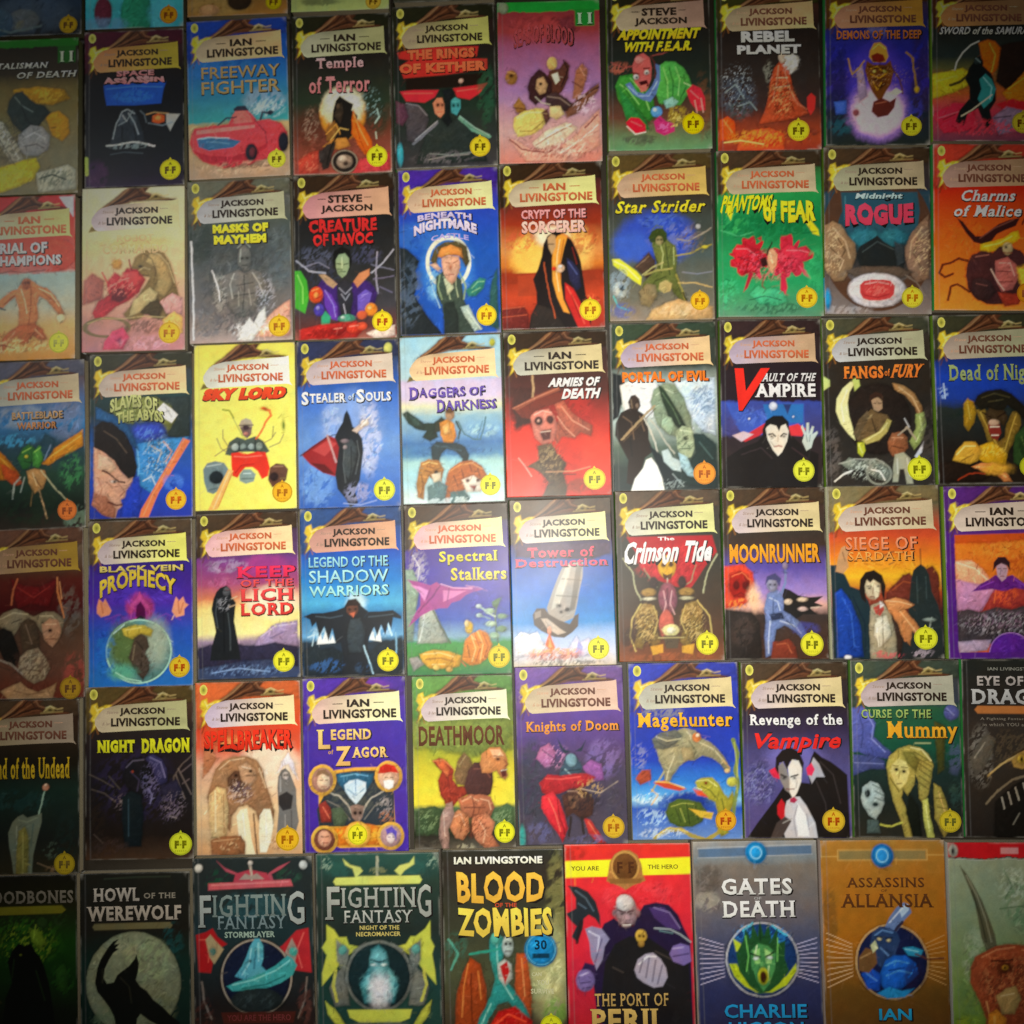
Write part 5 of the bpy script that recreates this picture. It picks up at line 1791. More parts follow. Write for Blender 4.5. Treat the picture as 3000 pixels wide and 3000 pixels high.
e 18 95 10.4 11.4 b08070 0 .6
e 19 96 6.4 7.6 e8c8a8
p 8c6c50 .8 11 92 14 86 20 85 26 90 24 92 18 89
l 503024 .8 16 95 18 95
l 503024 .8 21 95 23 95
l 803c34 .8 17 101 22 101
e 82 93 13.5 14.5 f4b848 0 .6
e 82 93 10.4 11.4 e0b090 0 .6
p c82818 .8 72 90 74 84 80 81 88 83 92 90 84 89 78 90
e 82 95 5 5 e8c0a0
p f4f0ea .8 77 97 82 96 87 97 86 103 82 105 78 103
l 503024 .8 79 94 81 94
l 503024 .8 84 94 86 94
e 19 150 13 13 f4b848 0 .6
e 19 150 10 10 804838 0 .6
e 19 149 6.4 7.4 e8a888
l 402018 .9 16 147 18 147.6
l 402018 .9 20 147.6 23 147
l 701818 .9 17 153 22 153
e 83 148 13 13 f4b848 0 .6
e 83 148 10 10 b89090 0 .6
p 6450b8 .8 78 142 84 139 89 144 88 152 84 146 80 148
e 83 150 4 4.6 f0d8d0
l 402c60 .8 81 149 82.4 149
l 402c60 .8 85 149 86 149
e 51 146 12.5 12 f4b848 0 .8
@5_4|yellow green paperback with muscular bat winged ogre turning its head|5a8a3c|J 332 cbb eec|89 147 10 e8e828 770
t DEATHMOOR 6 47 91 66 5c3010 b30
g 0 5a8a40 16 5c8038 42 788838 70 a8ac30 100 e8d838 120 f0e040 125 587048 140 3c5030 150 2c2c20 162 60584c
p 7c8a3c 4 0 42 98 42 98 70 60 76 0 66
p 3c5030 1 2 128 10 124 20 122 28 126 30 150 2 150
p 4c6840 1 76 130 84 124 92 120 98 124 98 146 78 146
n 14 136 14 12 88a070 2.6 .55
n 88 134 12 12 90a878 2.6 .55
p a03420 .95 19 80 26 77 33 80 40 88 39 98 44 104 52 104 56 110 46 116 38 124 32 122 26 112 24 98 28 90
p d86838 .95 22 80 30 80 36 88 34 96 28 88
l f09858 .9 20 80 30 79 38 86
l 6a1c14 1 34 96 36 110 44 112
p 80603c .95 40 94 44 80 51 72 57 78 61 88 60 98 52 104 42 102
l b89868 .9 46 84 52 76
p 4c2824 .95 54 90 60 82 70 82 78 88 79 100 76 112 66 118 54 114 50 104
l 8a5040 .9 60 88 70 88 76 96
p cc844c .95 66 84 68 74 76 68 86 68 92 74 94 84 92 88 94 94 91 99 86 96 82 90 76 92 68 92
p f0b888 .9 76 70 86 70 90 76 80 78
e 84 79 1.8 1.2 3a1810
l 7a3820 1 80 76 88 76
p 5a1c14 .8 86 90 92 88 92 95 88 96
l f8e8d0 .7 87 90 92 89
l 7a3820 .8 90 80 94 84 91 86
p b06848 .95 44 116 54 112 66 112 76 114 80 124 74 134 64 132 54 134 46 128
l f0b890 1 48 118 56 114 64 118
l f0b890 .9 66 116 74 118 76 126
l 5c2c20 1 58 114 60 124 58 132
l 5c2c20 .9 50 124 70 124
p d08458 .95 36 132 44 126 54 132 54 146 48 154 40 152 35 142
l f8c098 1 40 132 46 130 50 140
p c87c58 .95 58 132 72 130 80 138 76 150 84 160 70 162 60 154 56 144
l f8c098 1 64 136 70 146 68 156
l 6a3424 .9 56 134 56 152
p a88478 .95 24 150 26 132 32 120 38 118 40 130 34 144 34 164 28 164
l d0b8a8 .8 29 128 30 150
n 58 142 20 16 5c2818 2.6 .6
n 14 154 18 8 302820 5 .3
n 50 160 12 4 c0b898 4 .35
@5_5|dusky purple paperback with knights on red draped horse and orange words|6a4890|J 654 cb9 dba|87 147 10 d8b028 a60
t Knights of Doom 9 50 95 62 e89430 b24s
g 0 6c4c90 16 6a4890 42 604098 62 5c4088 90 4a3c58 120 443c50 162 544c5c
n 80 84 20 22 8870b8 6 .4
n 14 104 14 50 3c4450 6 .3
p b06898 .95 18 84 22 74 30 70 36 78 34 88 26 92
p 9858a0 .95 60 92 68 86 78 90 80 104 68 106
n 34 82 16 14 d090c0 3 .55
l 3c2c50 1 24 76 34 84 30 94
l 3c2c50 1 62 78 72 84 82 80
p 385468 .95 40 92 46 82 54 82 60 92 58 104 48 108 38 104
e 50 86 5 6 78a0b0
p 203040 .9 44 80 40 74 38 66 44 76 50 78
p 203040 .9 54 78 60 74 64 68 60 78
l a8d0d8 .9 44 94 52 102
l 182028 1 46 96 58 94
p b02028 .95 20 106 28 98 40 100 54 98 64 98 72 102 66 108 58 112 48 112 38 116 28 118 22 114
l f06058 .9 26 102 40 103 58 101
p d82c38 .95 22 118 32 114 38 122 42 134 45 148 40 160 34 150 26 138 21 128
l ff7868 .9 28 120 34 134 38 150
l 701018 1 36 122 38 138 42 152
p c03430 .95 60 138 66 140 74 152 80 162 72 162 64 152
l f08060 .8 64 142 74 158
p 503028 .95 40 118 50 112 62 112 70 122 68 136 58 140 50 134 44 138
p 7c5844 .95 46 118 56 118 56 130 48 130
e 50 122 1.2 1.2 1c1010
l b89078 .9 46 114 54 114 60 120
l c8b098 .8 58 112 76 116 92 106
n 66 112 16 10 d0a868 2.4 .6
n 58 124 24 12 201820 3 .55
l 302420 2 48 138 46 154
l 302420 2 58 138 60 156
n 18 150 16 12 686898 5 .4
n 64 158 20 6 6c6898 5 .4
n 88 124 10 26 4c4450 6 .3
e 3 156 3 12 3aa098
@5_6|vivid blue paperback with winged horse rider and golden sea serpent|2a38a8|J 332 bba dc9|85 145 9.5 e0a420 a40
t Magehunter 7 46 94 63 f0b020 b24s
g 0 2c3cb0 42 2434a8 90 2040b8 110 3080d8 120 58a8e8 126 90c8e8 134 2c58c0 162 6890d0
n 30 46 26 6 9a947c 3 .4
p 9c9470 .95 22 72 30 66 40 64 50 60 60 62 66 70 74 74 80 80 86 88 90 98 87 102 82 94 74 88 66 86 58 90 50 90 44 96 38 104 34 112 30 110 30 100 26 90
p 6c6c60 .95 20 70 28 64 42 62 48 68 40 76 30 80 22 78
l d0c8a0 .8 24 68 34 72 46 70
l 484c4c .9 24 72 34 78 44 76
l 484c4c .9 28 66 40 68
l d8d0a8 .9 52 64 64 74 76 80 86 92
l 5c5840 .9 54 72 60 82 54 90
l d8d0a8 .8 40 86 34 100 32 108
p a89468 .95 46 78 56 78 58 88 48 92
e 61 69 4 4.4 e08040
e 62 67 1.6 1.6 ffe8c8
l c8a060 1.2 84 90 90 98
e 88 100 2.4 2 f0c880
l b0a878 1.4 30 100 24 110 18 118
p b04c30 .95 4 106 10 98 18 98 18 108 8 112
n 8 86 10 14 9898b8 3 .5
n 14 124 16 7 f0ffff 3 .4
n 50 132 44 14 2448b8 6 .4
n 18 142 18 10 c8e8ff 3 .5
n 44 124 30 6 e8ffff 3 .6
p d04828 .9 20 110 30 108 40 112 50 116 44 118 30 115
l f8d868 .9 22 109 34 110 48 115
l f0b840 1 18 116 24 122 18 130
e 52 128 22 9 183898 0 4
p 4c6020 .95 30 138 34 129 42 125 52 126 62 128 68 136 64 146 54 151 42 151 34 147
l a8b050 .8 36 132 46 129 56 130
l 243010 .8 40 134 44 146
l 243010 .8 50 130 52 148
l a8b050 .8 44 134 48 146
l 243010 .8 58 132 60 144
p a8a030 .95 58 110 64 106 74 106 80 112 84 120 88 124 92 118 94 126 90 136 84 146 88 156 80 160 76 150 78 138 76 128 70 126 66 120 60 116
l f0e888 .8 60 109 70 108 78 114
l 4c5818 .9 64 114 72 118 78 126
l 4c5818 .8 82 126 84 136
e 68 111 1.3 1.2 8a1c10
p e05028 .9 56 116 64 118 70 124 60 122
l f8f0c0 .7 58 115 64 117
p e0b838 .9 52 134 62 136 74 138 72 144 62 142
l b09c28 3.4 20 160 32 153 44 153 54 159 66 163 78 156 84 142
l f0d860 .8 22 158 34 151 50 155
l 7c8c2c 3.2 94 72 98 84 95 100 98 112 94 126 92 140
l c0c858 .8 95 74 97 98 96 120
e 92 110 5 4.4 d0d050
n 26 156 26 5 d8e8f8 3 .5
@5_7|paperback with tuxedoed pale man with red rosette and sharp black wings|432|J 332 cbb dc9|83 146 10.5 d8b42c a40
t Revenge of the 7 48 94 61 f4f4f4 b24s
t Vampire 9 65 92 84 e02a24 b30iw
g 0 3c302c 40 2a2028 62 382c48 100 54508c 160 544880
n 14 112 18 22 9090c0 2.6 .5
n 18 108 16 26 2c2c50 3 .5
e 48 88 26 14 7068b0 0 6
p 1c1614 .7 62 112 60 100 64 88 67 82 74 88 82 92 90 98 97 104 98 162 2 162 12 148 20 138 28 128 38 114 46 110
l 3c3434 .9 72 92 84 104 90 130
l 3c3434 .9 68 110 76 130 78 156
p b8b4bc .8 60 102 66 88 71 94 76 106 68 106 64 112
p d82848 .8 24 100 30 97 36 102 34 108 28 106
p e83058 .8 59 98 64 93 67 99 64 105 60 104
p 201816 .7 30 98 31 88 37 81 46 79 53 83 57 93 55 104 53 94 49 90 44 92 41 100 38 92 34 93 33 104
p 8c8480 .8 33 96 37 92 41 99 43 108 45 122 39 118 34 108
p ece4d8 .8 42 97 46 90 52 91 55 98 54 110 50 120 46 126 43 120 43 108
l 241c1c 1.2 35 104 40 106
l 241c1c 1.2 45 106 51 104
e 38 107 1 .8 100c0c
e 48 107 1 .8 100c0c
l a89c90 .8 43 106 43 112
l 702c2c 1 40 117 47 117
l b0a498 .7 50 110 49 116
p ccc8cc .8 40 128 46 124 52 124 58 132 66 148 68 162 38 162 34 148
p f8f8fa .9 50 130 58 142 60 160 50 160 48 144
l 9c98a0 .8 50 132 46 144 48 160
l 9c98a0 .7 58 140 60 154
p c81c24 .8 31 132 35 126 38 130 38 142 35 146 31 140
p b02c4c .8 43 126 47 124 50 127 47 130 43 129
p 483c38 .9 30 148 38 142 44 146 38 156 34 162 24 162
l a8a098 .8 36 148 44 144
n 84 152 14 10 2c2018 6 .3
@5_8|dark green paperback with striped golden mummy mask and blue statue|3a4438|J 432 baa aa9|88 147 10 c8b428 662
t CURSE OF THE 9 45 73 53 98b060 b22s
t Mummy 32 56 97 76 e0a028 b24s
g 0 3c3c38 38 343c48 44 28583c 80 18503c 100 1c302c 130 1c2420 162 2a2820
p 5058a0 1 0 44 10 42 17 48 22 58 20 70 28 78 36 84 34 90 18 90 6 84 0 84
l 9098d8 .9 14 48 20 60 18 72 30 84
l 30386c 1 8 50 10 66 8 80
p 40487c 1 0 86 18 88 30 92 30 100 16 100 0 106
l 7880b8 .8 2 94 28 95
e 92 48 7 7 545898
l 8890c8 .8 88 44 94 50
n 94 90 8 18 505880 4 .3
n 94 122 8 16 304c44 4 .35
l b8c088 .8 58 76 72 76
p a89848 .95 31 98 34 88 42 81 52 78 62 80 70 86 74 96 72 108 69 122 64 132 60 126 60 112 57 104 56 114 50 124 46 118 44 126 50 140 54 164 47 164 42 144 36 128 33 112
p 787030 .95 46 84 56 84 62 92 58 102 50 94
p d8c878 .9 36 96 42 90 49 93 52 102 49 112 43 118 38 112 35 104
e 40 100 1.8 1.4 201c14
e 47 102 1.8 1.4 201c14
l 6a5824 1 37 96 42 97
l 6a5824 1 45 98 50 98
l 8c7c38 .8 43 102 42 108
l 5c3c1c 1 40 113 45 113
l 4c441c .8 57 84 70 92
l 4c441c .8 58 89 72 97
l 4c441c .8 60 94 72 102
l 4c441c .8 61 100 71 107
l 4c441c .8 61 106 70 112
l 4c441c .8 61 112 69 118
l f0e8a8 .8 54 80 64 82 72 92
l 4c441c .7 34 108 42 120
p c4c460 .95 63 128 68 126 70 144 74 164 67 164 64 146
l f0f098 .8 66 132 69 156
p 141810 1.2 52 122 60 134 62 162 54 164 48 140
p 9c8c40 .95 74 112 80 116 86 132 90 150 82 162 74 144
l e0b868 .8 78 120 84 140
l 5c4c20 .8 76 126 84 126
l 5c4c20 .8 77 134 87 136
l 5c4c20 .8 79 144 88 148
p a8b8b4 .95 7 126 9 116 16 111 23 113 28 122 28 132 24 140 20 146 14 142 9 134
e 13 122 2.6 4 1c2424
l 384844 .8 18 114 26 118
l 384844 .8 20 120 28 124
l 384844 .8 20 126 28 129
e 20 132 2.6 1.8 202c2c
l b8b850 1.6 24 150 34 152 44 148
p 4c5c58 .95 12 146 22 146 24 158 12 158
p 44441c 1.4 76 56 86 60 84 100 78 104
@5_9|black paperback at the right edge with grey serif title over a dragon eye|1c1c1a|-|-
t IAN LIVINGSTONE 24 7 72 10 8a8a80 b15
t EYE OF THE 14 15 86 24 b0a8a4 b32s
t DRAGON 8 27 94 41 b0b0b0 b35s
t A Fighting Fantasy Gamebook 16 53 86 56 80786c b10s
t in which YOU are the hero 18 58 84 61 80786c b10s
g 0 222420 42 2a2420 60 342c26 100 342c24 162 241e1a
p b87038 .6 14 42.5 88 42.5 92 46 88 49.5 14 49.5 11 46
n 16 88 14 34 8c8478 3 .45
p 5c5448 1.1 6 90 14 76 22 68 30 72 26 86 18 100 10 108
l a89c88 .9 10 90 20 76
n 50 80 40 20 5c4c38 2.6 .5
l a88850 1.6 22 106 34 96 46 90 62 84
l d0b070 .8 24 104 40 92 60 82
p a88440 .9 44 92 50 86 56 83 64 86 62 96 54 100 46 98
e 53 91 3.4 4 e0b840
e 53.4 91 1.2 2.8 201408
l 402c14 1 44 88 56 82 66 84
n 74 94 24 14 706048 2.4 .5
p 181410 1.4 28 130 38 120 50 112 66 106 82 104 98 104 98 162 26 162
l c8bca8 1 34 126 36 136
l c8bca8 1 40 121 43 132
l c8bca8 1 47 117 50 128
l c8bca8 1 54 113 57 124
l c8bca8 1 62 110 64 120
l c8bca8 1 70 108 71 116
l 807058 1.6 20 132 30 120 44 110 64 104
n 60 144 36 16 14100c 5 .4
l 8c8474 .8 44 150 50 140
l 8c8474 .8 58 150 62 140
@6_0|black paperback at bottom left corner with green glow behind dark crouched shape|1a1a12|-|-
t BLOODBONES 6 13.5 97 25 8a8272 b28s
g 0 1c1a10 26 24240c 38 243414 60 1c4c10 90 163c10 120 141c0c 162 100c08
p 8a8420 .6 12 28 86 27 90 31 86 34 12 35
n 50 58 44 26 3c7c1c 4 .45
n 54 60 30 22 a0c030 3 .6
p 7c9c28 1.1 56 46 66 50 72 60 66 66 58 58
l a8c840 .8 62 44 60 56
p 080c06 .8 36 76 40 66 46 60 52 62 58 60 62 68 66 72 70 82 74 96 78 120 82 154 28 154 32 124 34 108 40 94
l 243c18 .8 42 74 40 90
l 243c18 .8 62 84 70 110
e 48 70 1 .8 90a030
n 86 92 12 18 2c6c20 4 .5
p 2c5c1c .95 80 84 88 78 92 90 90 104 82 100
e 68 42 5 5 305020
n 84 40 10 8 2c4c20 4 .5
l 4c4420 .9 20 100 30 112
@6_1|black paperback with howling wolf man silhouette on a pale green full moon|1a1c16|-|-
t HOWL 12 13 54 25 b8b0a4 b35s
t OF THE 58 18 87 23 989080 b20s
t WEREWOLF 6 29 92 42 b8ac9c b35s
g 0 20201a 50 201e18 80 143028 162 10201c
l 3a4434 .8 22 5 50 4 82 4
p 746c48 .6 13 44.5 82 44 84 47 82 49.5 13 50 11 47
n 84 60 12 20 1c5050 5 .4
e 48 97 43 45 868c6e 0 .9
n 60 78 26 24 a8bc88 6 .45
n 40 66 20 8 b8b890 4 .5
n 30 130 26 18 6c8060 6 .4
n 70 120 20 20 747850 5 .45
p 0e100c .6 13 96 15 84 18 76 22 70 26 64 30 60 35 58 31 63 36 62 32 66 35 67 30 70 26 76 22 84 21 92 24 97 30 96 33 90 38 86 44 82 49 76 51 72 53 80 52 88 50 94 54 100 60 104 66 112 74 118 82 126 90 132 86 137 78 138 70 134 62 130 54 124 51 128 50 136 54 146 54 162 28 162 28 148 32 136 30 126 26 118 20 110 15 104
l 2c2c20 .8 36 92 44 100 46 114
l 2c2c20 .8 20 84 20 96
@6_2|dark teal paperback with red horns over an orb of a turquoise hand|1c2220|-|-
t F 4 30 15 56 a0a8a4 b14s
t IGHTIN 16 30 78 48 80908c b12s
t G 79 28 93 55 a8b0ac b14s
t FANTASY 20 47 78 58 788c90 b8s
t STORMSLAYER 26 60 68 65 a0b8a8 b30
t YOU ARE THE HERO 27 127 80 132 703030 b20
g 0 283030 30 242c2c 60 203438 120 201c1c 154 342018
n 20 16 14 8 185038 5 .4
n 80 16 14 8 2c5440 5 .4
p b85060 .7 20 2 27 8 36 12 42 14 46 20 36 20 36 14 28 11
p b85060 .7 82 4 72 8 64 13 58 20 68 20 66 14 74 10
p b84050 .7 36 13 48 10 62 13 66 20 34 20
l c8b8a8 1.8 48 4 49 12 49 18
e 48.6 4.6 2 1.8 e0d8d0
p a89488 .8 39 18 44 13 49 15 54 13 60 18
n 50 40 40 14 2c5860 7 .3
p cc5c64 .6 13 20.5 82 18.5 84 24 13 26
l e89090 .7 16 22 80 20.4
e 5 8 3.2 3.4 e0e0d8
e 93 7 3.2 3.4 d8d8d0
p b01c20 .8 2 62 10 60 16 57 20 64 28 70 20 74 16 84 14 93 4 92
l e86050 .8 5 66 14 66 12 84
p b82830 .8 96 58 86 60 80 66 74 72 66 76 76 78 82 84 84 92 98 94
l f07068 .8 92 62 86 76 90 90
p b09c74 .8 10 66 14 62 19 68 25 74 21 80 17 86 13 80
e 16 76 2.4 3 408880
p a89488 .8 66 70 76 78 82 66 87 76 84 86 76 84
e 83 77 3.4 3.4 48b0a0
l 80746c 1.2 6 100 8 116 14 130
l 80746c 1.2 94 98 92 116 86 130
e 52 97 30 31 5a4a40 0 .6
e 52 97 28 29 141c34 0 .6
r 52 97 29 30 1.2 a89c8c
p 58b0c4 .8 34 96 40 88 44 80 47 72 51 66 55 66 58 72 58 82 56 88 60 92 62 96 52 98 42 99
l b0f0f8 .8 48 74 46 86 40 95
l b0f0f8 .8 54 70 54 84
l 185068 1 52 74 50 90
p 40a8a8 .8 27 104 34 101 44 98 56 94 68 88 78 80 82 82 86 88 82 96 72 102 60 106 46 108 32 108
l a0f0e8 .8 32 103 50 99 68 92 80 84
l 106060 .9 40 106 60 103 76 96
e 47 84 1 .8 102028
e 52 116 22 10 202a2c
n 52 116 20 8 38484c 4 .5
n 92 120 7 20 603830 4 .4
n 8 130 10 20 502c24 4 .4
p 4c2018 .8 22 125 84 125 82 134 24 134
@6_3|dark green paperback with yellow horned frame around a ghostly glowing face|1a3c34|-|-
t F 7 26 19 52 a0a49c b14s
t IGHTIN 20 27 81 43 a0a49c b12s
t G 82 25 93 51 a0a49c b14s
t FANTASY 22 45 78 55 b0b4ac b8s
t NIGHT OF THE 35 57 67 60.5 c8b868 b25
t NECROMANCER 32 62 68 65.5 c8b868 b25
g 0 285048 24 243830 60 222c28 100 1c3c38 154 204038
n 18 12 14 8 2a5c54 6 .2
n 78 12 14 8 2a5c54 6 .2
p c8d070 .9 22 4 28 9 36 11 38 14 34 18 60 18 68 18 64 14 68 10 76 8 80 3 80 9 72 14 68 19 32 19 30 12 24 9
l a8a890 2 50 3 50 12 50 17
n 50 14 8 3 8c8c60 3 .4
p d0d468 .7 16 19 84 18 86 21.5 84 24.5 16 25 14 22
n 8 8 6 7 98b098 3 .5
n 94 7 6 7 98b098 3 .5
p c0c84c .9 8 56 14 60 18 66 24 66 26 72 36 74 22 82 16 90 4 104 4 94 8 80 4 74 8 68
p c0c84c .9 92 54 88 60 80 66 76 66 72 72 64 74 78 82 84 90 96 104 95 92 93 80 95 74 92 68
p 78807a 1.2 16 68 26 76 24 90 30 76 40 70 30 78 22 96 16 84
p 78807a 1.2 84 68 74 76 76 90 70 76 60 70 66 78 78 96 84 84
e 21 76 3.4 4 5aa098
e 80 76 3.4 4 5aa098
p 6c7068 1.2 14 96 20 90 24 100 26 120 14 120 10 106
p 6c7068 1.2 86 96 80 90 76 100 74 120 86 120 90 106
l c0c050 2 15 92 13 104 16 116
l c0c050 2 86 92 88 104 84 116
e 50 97 27 28 7a807a
e 50 97 25 26 14282c
p 3a8088 2 44 76 50 72 56 78 58 90 66 104 62 118 38 118 34 104 42 90
e 50 86 7 10 6ab0b8 0 2
l 2a5058 1.4 44 84 50 86 57 84
e 46 88 2 1 e8ffff
e 54 88 2 1 e8ffff
n 50 104 18 16 88d8d8 4 .4
e 50 108 8 12 e0dce0 0 5
p c0c84c .9 24 123 76 123 74 130 66 133 34 133 26 129
n 50 138 34 8 6c7068 6 .2
p b8c048 1 6 116 14 122 22 134 30 146 18 138 8 126
p b8c048 1 92 116 84 124 78 134 70 146 82 138 90 126
@6_4|dark paperback with blood streaked yellow title, zombies and blue round sticker|2a2c22|-|87 142 9 d4d820 882
t IAN LIVINGSTONE 10 5.5 83 11.5 f0f0d8 b42
t BLOOD 12 18 84 43 f0b840 b38w
t OF THE 43 43 61 46.5 d05030 b25
t ZOMBIES 12 47 90 70 f0d050 b38w
t 30 75 73 85 81 083048 b30
t CAN 72 99 80 102 c8c8a0 b20
t YOU 76 105 86 109 d0d0a8 b25
t SURVIVE 71 112 90 116 c8c8a0 b20
g 0 2c2c22 16 302820 60 3a3c2c 100 4a5038 154 402c20
n 94 40 10 50 8a8850 8 .3
e 86 96 16 36 b0b078 0 8
n 86 96 14 30 d8d8a0 5 .4
n 90 130 12 14 6a9a30 5 .3
n 10 78 12 14 3c6c58 4 .35
l 5aa890 1.4 4 72 12 84 6 96
p 9c4018 .95 8 142 10 116 16 98 22 87 30 92 34 110 36 128 28 142
l e08840 .9 20 92 16 110 14 134
l e08840 .9 28 98 30 120
l 501c08 1 22 100 22 138
p b04c20 .95 60 84 68 84 72 110 70 142 60 140 58 108
l e89858 .8 64 88 66 118
p 2c9088 .95 38 72 44 66 50 72 50 84 46 94 50 104 58 114 66 126 70 136 62 134 52 122 44 124 36 136 30 150 22 150 30 132 38 118 42 104 38 88
l a0e0d0 .9 44 72 44 88 46 104 56 120
l a0e0d0 .8 38 124 30 140
p b8c0b8 .95 44 92 50 88 56 92 56 104 50 110 45 104
p b01818 .9 46 94 52 90 54 98 50 108 48 102
l 30a088 1.8 22 84 34 82 46 80
e 53 78 4.6 8 b8c4bc
e 51.6 76 1.2 1.2 202020
e 55 76 1.2 1.2 202020
l 4c3030 .9 51 82 55 82
e 43 72 4 5 5ab8a8
p b01410 1.2 34 146 44 130 58 126 72 138 70 154 34 154
l f04828 1.2 40 142 52 132 66 138
n 50 144 24 10 d84020 4 .5
n 14 146 16 5 38a890 3 .35
e 80 81 13.5 14 1078b0
r 80 81 11.6 12 .8 60b8e0
e 80 81 11 11.4 1888c8
p 083850 .6 73 84 87 84 87 88 73 88
@6_5|scarlet paperback with yellow band, bronze crest and grey skinned clenched ogre|c82820|-|-
t YOU ARE 5 17 27 20.5 5a4a18 b12
t THE HERO 66 16.5 90 20 5a4a18 b12
t F 41 14 46 23 4a2810 b40s
t F 50 14 55 23 4a2810 b40s
t THE PORT OF 21 116 79 126 b89858 b14s
t PERIL 17 128 76 146 c0a058 b35s
g 0 d83024 30 e02c34 100 d0243c 154 a01c24
n 8 7 12 6 902018 6 .2
n 60 40 40 14 f04048 6 .4
p f0e828 .5 0 13 100 11 100 24 0 26
p a8743c .7 33 29 34 24 36 14 40 8 46 5 52 5 58 9 61 16 62 24 64 29 58 31 53 33 48 36 43 33 38 31
e 48 18 10.6 11.6 6c421c
r 48 18 10.6 11.6 1.6 c09048
p 8a5c2c .8 34 27 62 27 60 31 36 31
p 242a30 .7 2 32 10 33 18 37 24 45 27 56 27 64 23 58 18 55 14 58 13 66 8 76 4 72 8 64 4 60 0 54 8 50 8 42
l 5c7080 .8 8 36 16 42 22 52
l 5c7080 .7 10 46 16 50
l 281c20 2.4 12 60 8 76
p 241838 .8 26 70 30 62 38 58 44 62 54 60 62 48 72 46 82 48 89 56 93 66 98 76 98 154 30 154 22 128 20 104 24 86
p 483068 .9 66 50 78 50 86 58 90 68 80 66 70 58
l 8c78a8 .8 70 50 82 54 90 66
p 1c1a1c .9 30 92 38 78 50 72 66 74 80 84 96 86 98 154 30 154 26 120
l 48403c .8 36 96 44 100
l 48403c .8 70 84 86 92
p 9088a8 .8 15 66 20 64 28 66 34 74 30 80 28 90 23 98 19 88 18 76
l e0dcf0 1 18 68 26 72 24 84
l 4c4068 .8 28 74 22 92
p 302048 .9 14 92 22 94 22 108 16 110 10 100
e 14 106 7.6 8.6 7c68a0
l c0b0d8 .9 10 102 16 100
l 382850 .8 10 108 18 107
l 382850 .8 12 112 18 111
e 48 53 8.6 12.4 a08488
e 47 46 7 6.4 d4ccc8
e 38.6 54 1.6 3 906c70
e 57.4 54 1.6 3 906c70
l 4c2c30 1.2 42 52 46.5 53.4
l 4c2c30 1.2 49.5 53.4 54 52
e 44.4 54.6 1 .7 100808
e 51.4 54.6 1 .7 100808
e 48 57.5 2.6 2.4 b89498
l 4a1c20 1.3 43 64 48 62.6 53 64
l f0e8e0 .7 45 63.4 51 63.2
l 6c4c50 .7 43 59 42 63
l 6c4c50 .7 53 59 54 63
e 59 72 4.4 5 e8b848
e 57.6 72 1 1.2 4a2c0c
e 60.8 72 1 1.2 4a2c0c
e 59 78 2.4 2.6 a88038
l b8c0c0 .9 70 66 82 67 90 71 98 77
l 6c9090 .8 74 68 84 70
p a8a0b4 .8 53 98 56 90 62 86 68 85 74 90 78 97 79 104 75 111 68 112 60 108 55 104
l f0f0f8 1 57 94 63 88 70 88
l 504860 .9 60 90 57 100
l 504860 .9 65 89 62 104
l 504860 .9 70 91 67 107
l 504860 .9 75 95 71 109
p 7c68a8 .8 81 86 84 80 90 78 97 80 98 92 92 95 84 92
l b8a8d8 .9 84 82 92 81
l 302050 .8 84 88 96 86
n 60 134 34 18 141012 9 .3
@6_6|silver grey paperback with green yellow screaming face in a ringed circle|606468|-|-
t GATES 22 30 79 43 e8e8e4 b28s
t OF 48 45 54 47 b0b0b0 b10
t DEATH 22 48 81 61 ecece8 b28s
t CHARLIE 21 130 87 141 2090c8 b22
t HIGSON 24 144 84 155 2090c8 b22
g 0 989490 14 7c8488 20 787068 50 706868 80 484c68 120 2c3058 154 282848
n 12 30 14 14 4c443c 6 .3
n 10 48 14 10 a8a090 5 .3
l b8bcc0 .7 4 5.5 96 3.5
l b8bcc0 .7 4 13 96 11
p 58708c .8 4 6 96 4 96 11 4 13
e 51 9.5 8.6 9 1080c0
e 51 9.5 6 6.4 2098d8
r 51 9.5 4.4 4.8 .9 88c8e8
l 706c68 .7 26 28.5 74 28
L c8c0e0 3 77 22 83
L c8c0e0 97 78 78 84
e 53 95 29.5 30 d0d0d8 0 .6
e 53 95 28 28.6 18386c 0 .6
p b8c820 .9 26 98 30 108 38 116 48 121 60 121 72 115 80 104 80 98 72 108 60 114 48 114 38 108 32 98
p c8d830 .9 30 78 36 82 38 90 32 88
n 40 74 12 8 3a98d8 3 .45
n 66 76 12 10 2888d8 3 .45
l 50c8e8 1.2 38 72 46 66
l 50c8e8 1.2 62 68 74 76
p 205028 .8 34 104 32 90 38 80 40 70 44 78 46 66 50 76 52 64 55 76 59 66 61 78 66 70 66 82 72 80 71 94 74 104 66 114 58 120 50 122 42 116
p 489050 .9 44 88 50 82 58 84 64 90 63 102 58 114 53 120 48 112 44 100
p 98d878 .9 46 88 51 86 51 98 47 98
p a8e088 .9 55 86 61 90 60 98 56 98
l e8ffc8 .8 49 84 47 92
l d8ffb0 .8 58 100 57 108
l 102818 1.2 44 90 51 93
l 102818 1.2 56 93 62 89
e 48 94 2 1.2 f0ffff
e 59 93.6 2 1.2 f0ffff
e 53 99 1.8 2.2 68b060
e 53.4 108 4.4 6.6 d8d828
e 53.4 108.6 2.8 4.8 401c08
l 80d868 .8 40 76 42 92 40 104
l 80d868 .8 66 78 65 96
l 102818 .9 52 68 52 80
@6_7|tan brown paperback with blue assassin thrusting a blade from a ringed circle|8a6020|-|-
t ASSASSINS 20 30 83 38 5a3418 b18s
t OF 48 39.5 53 41.5 5a3418 b10
t ALLANSIA 15 43 90 54 5a3418 b18s
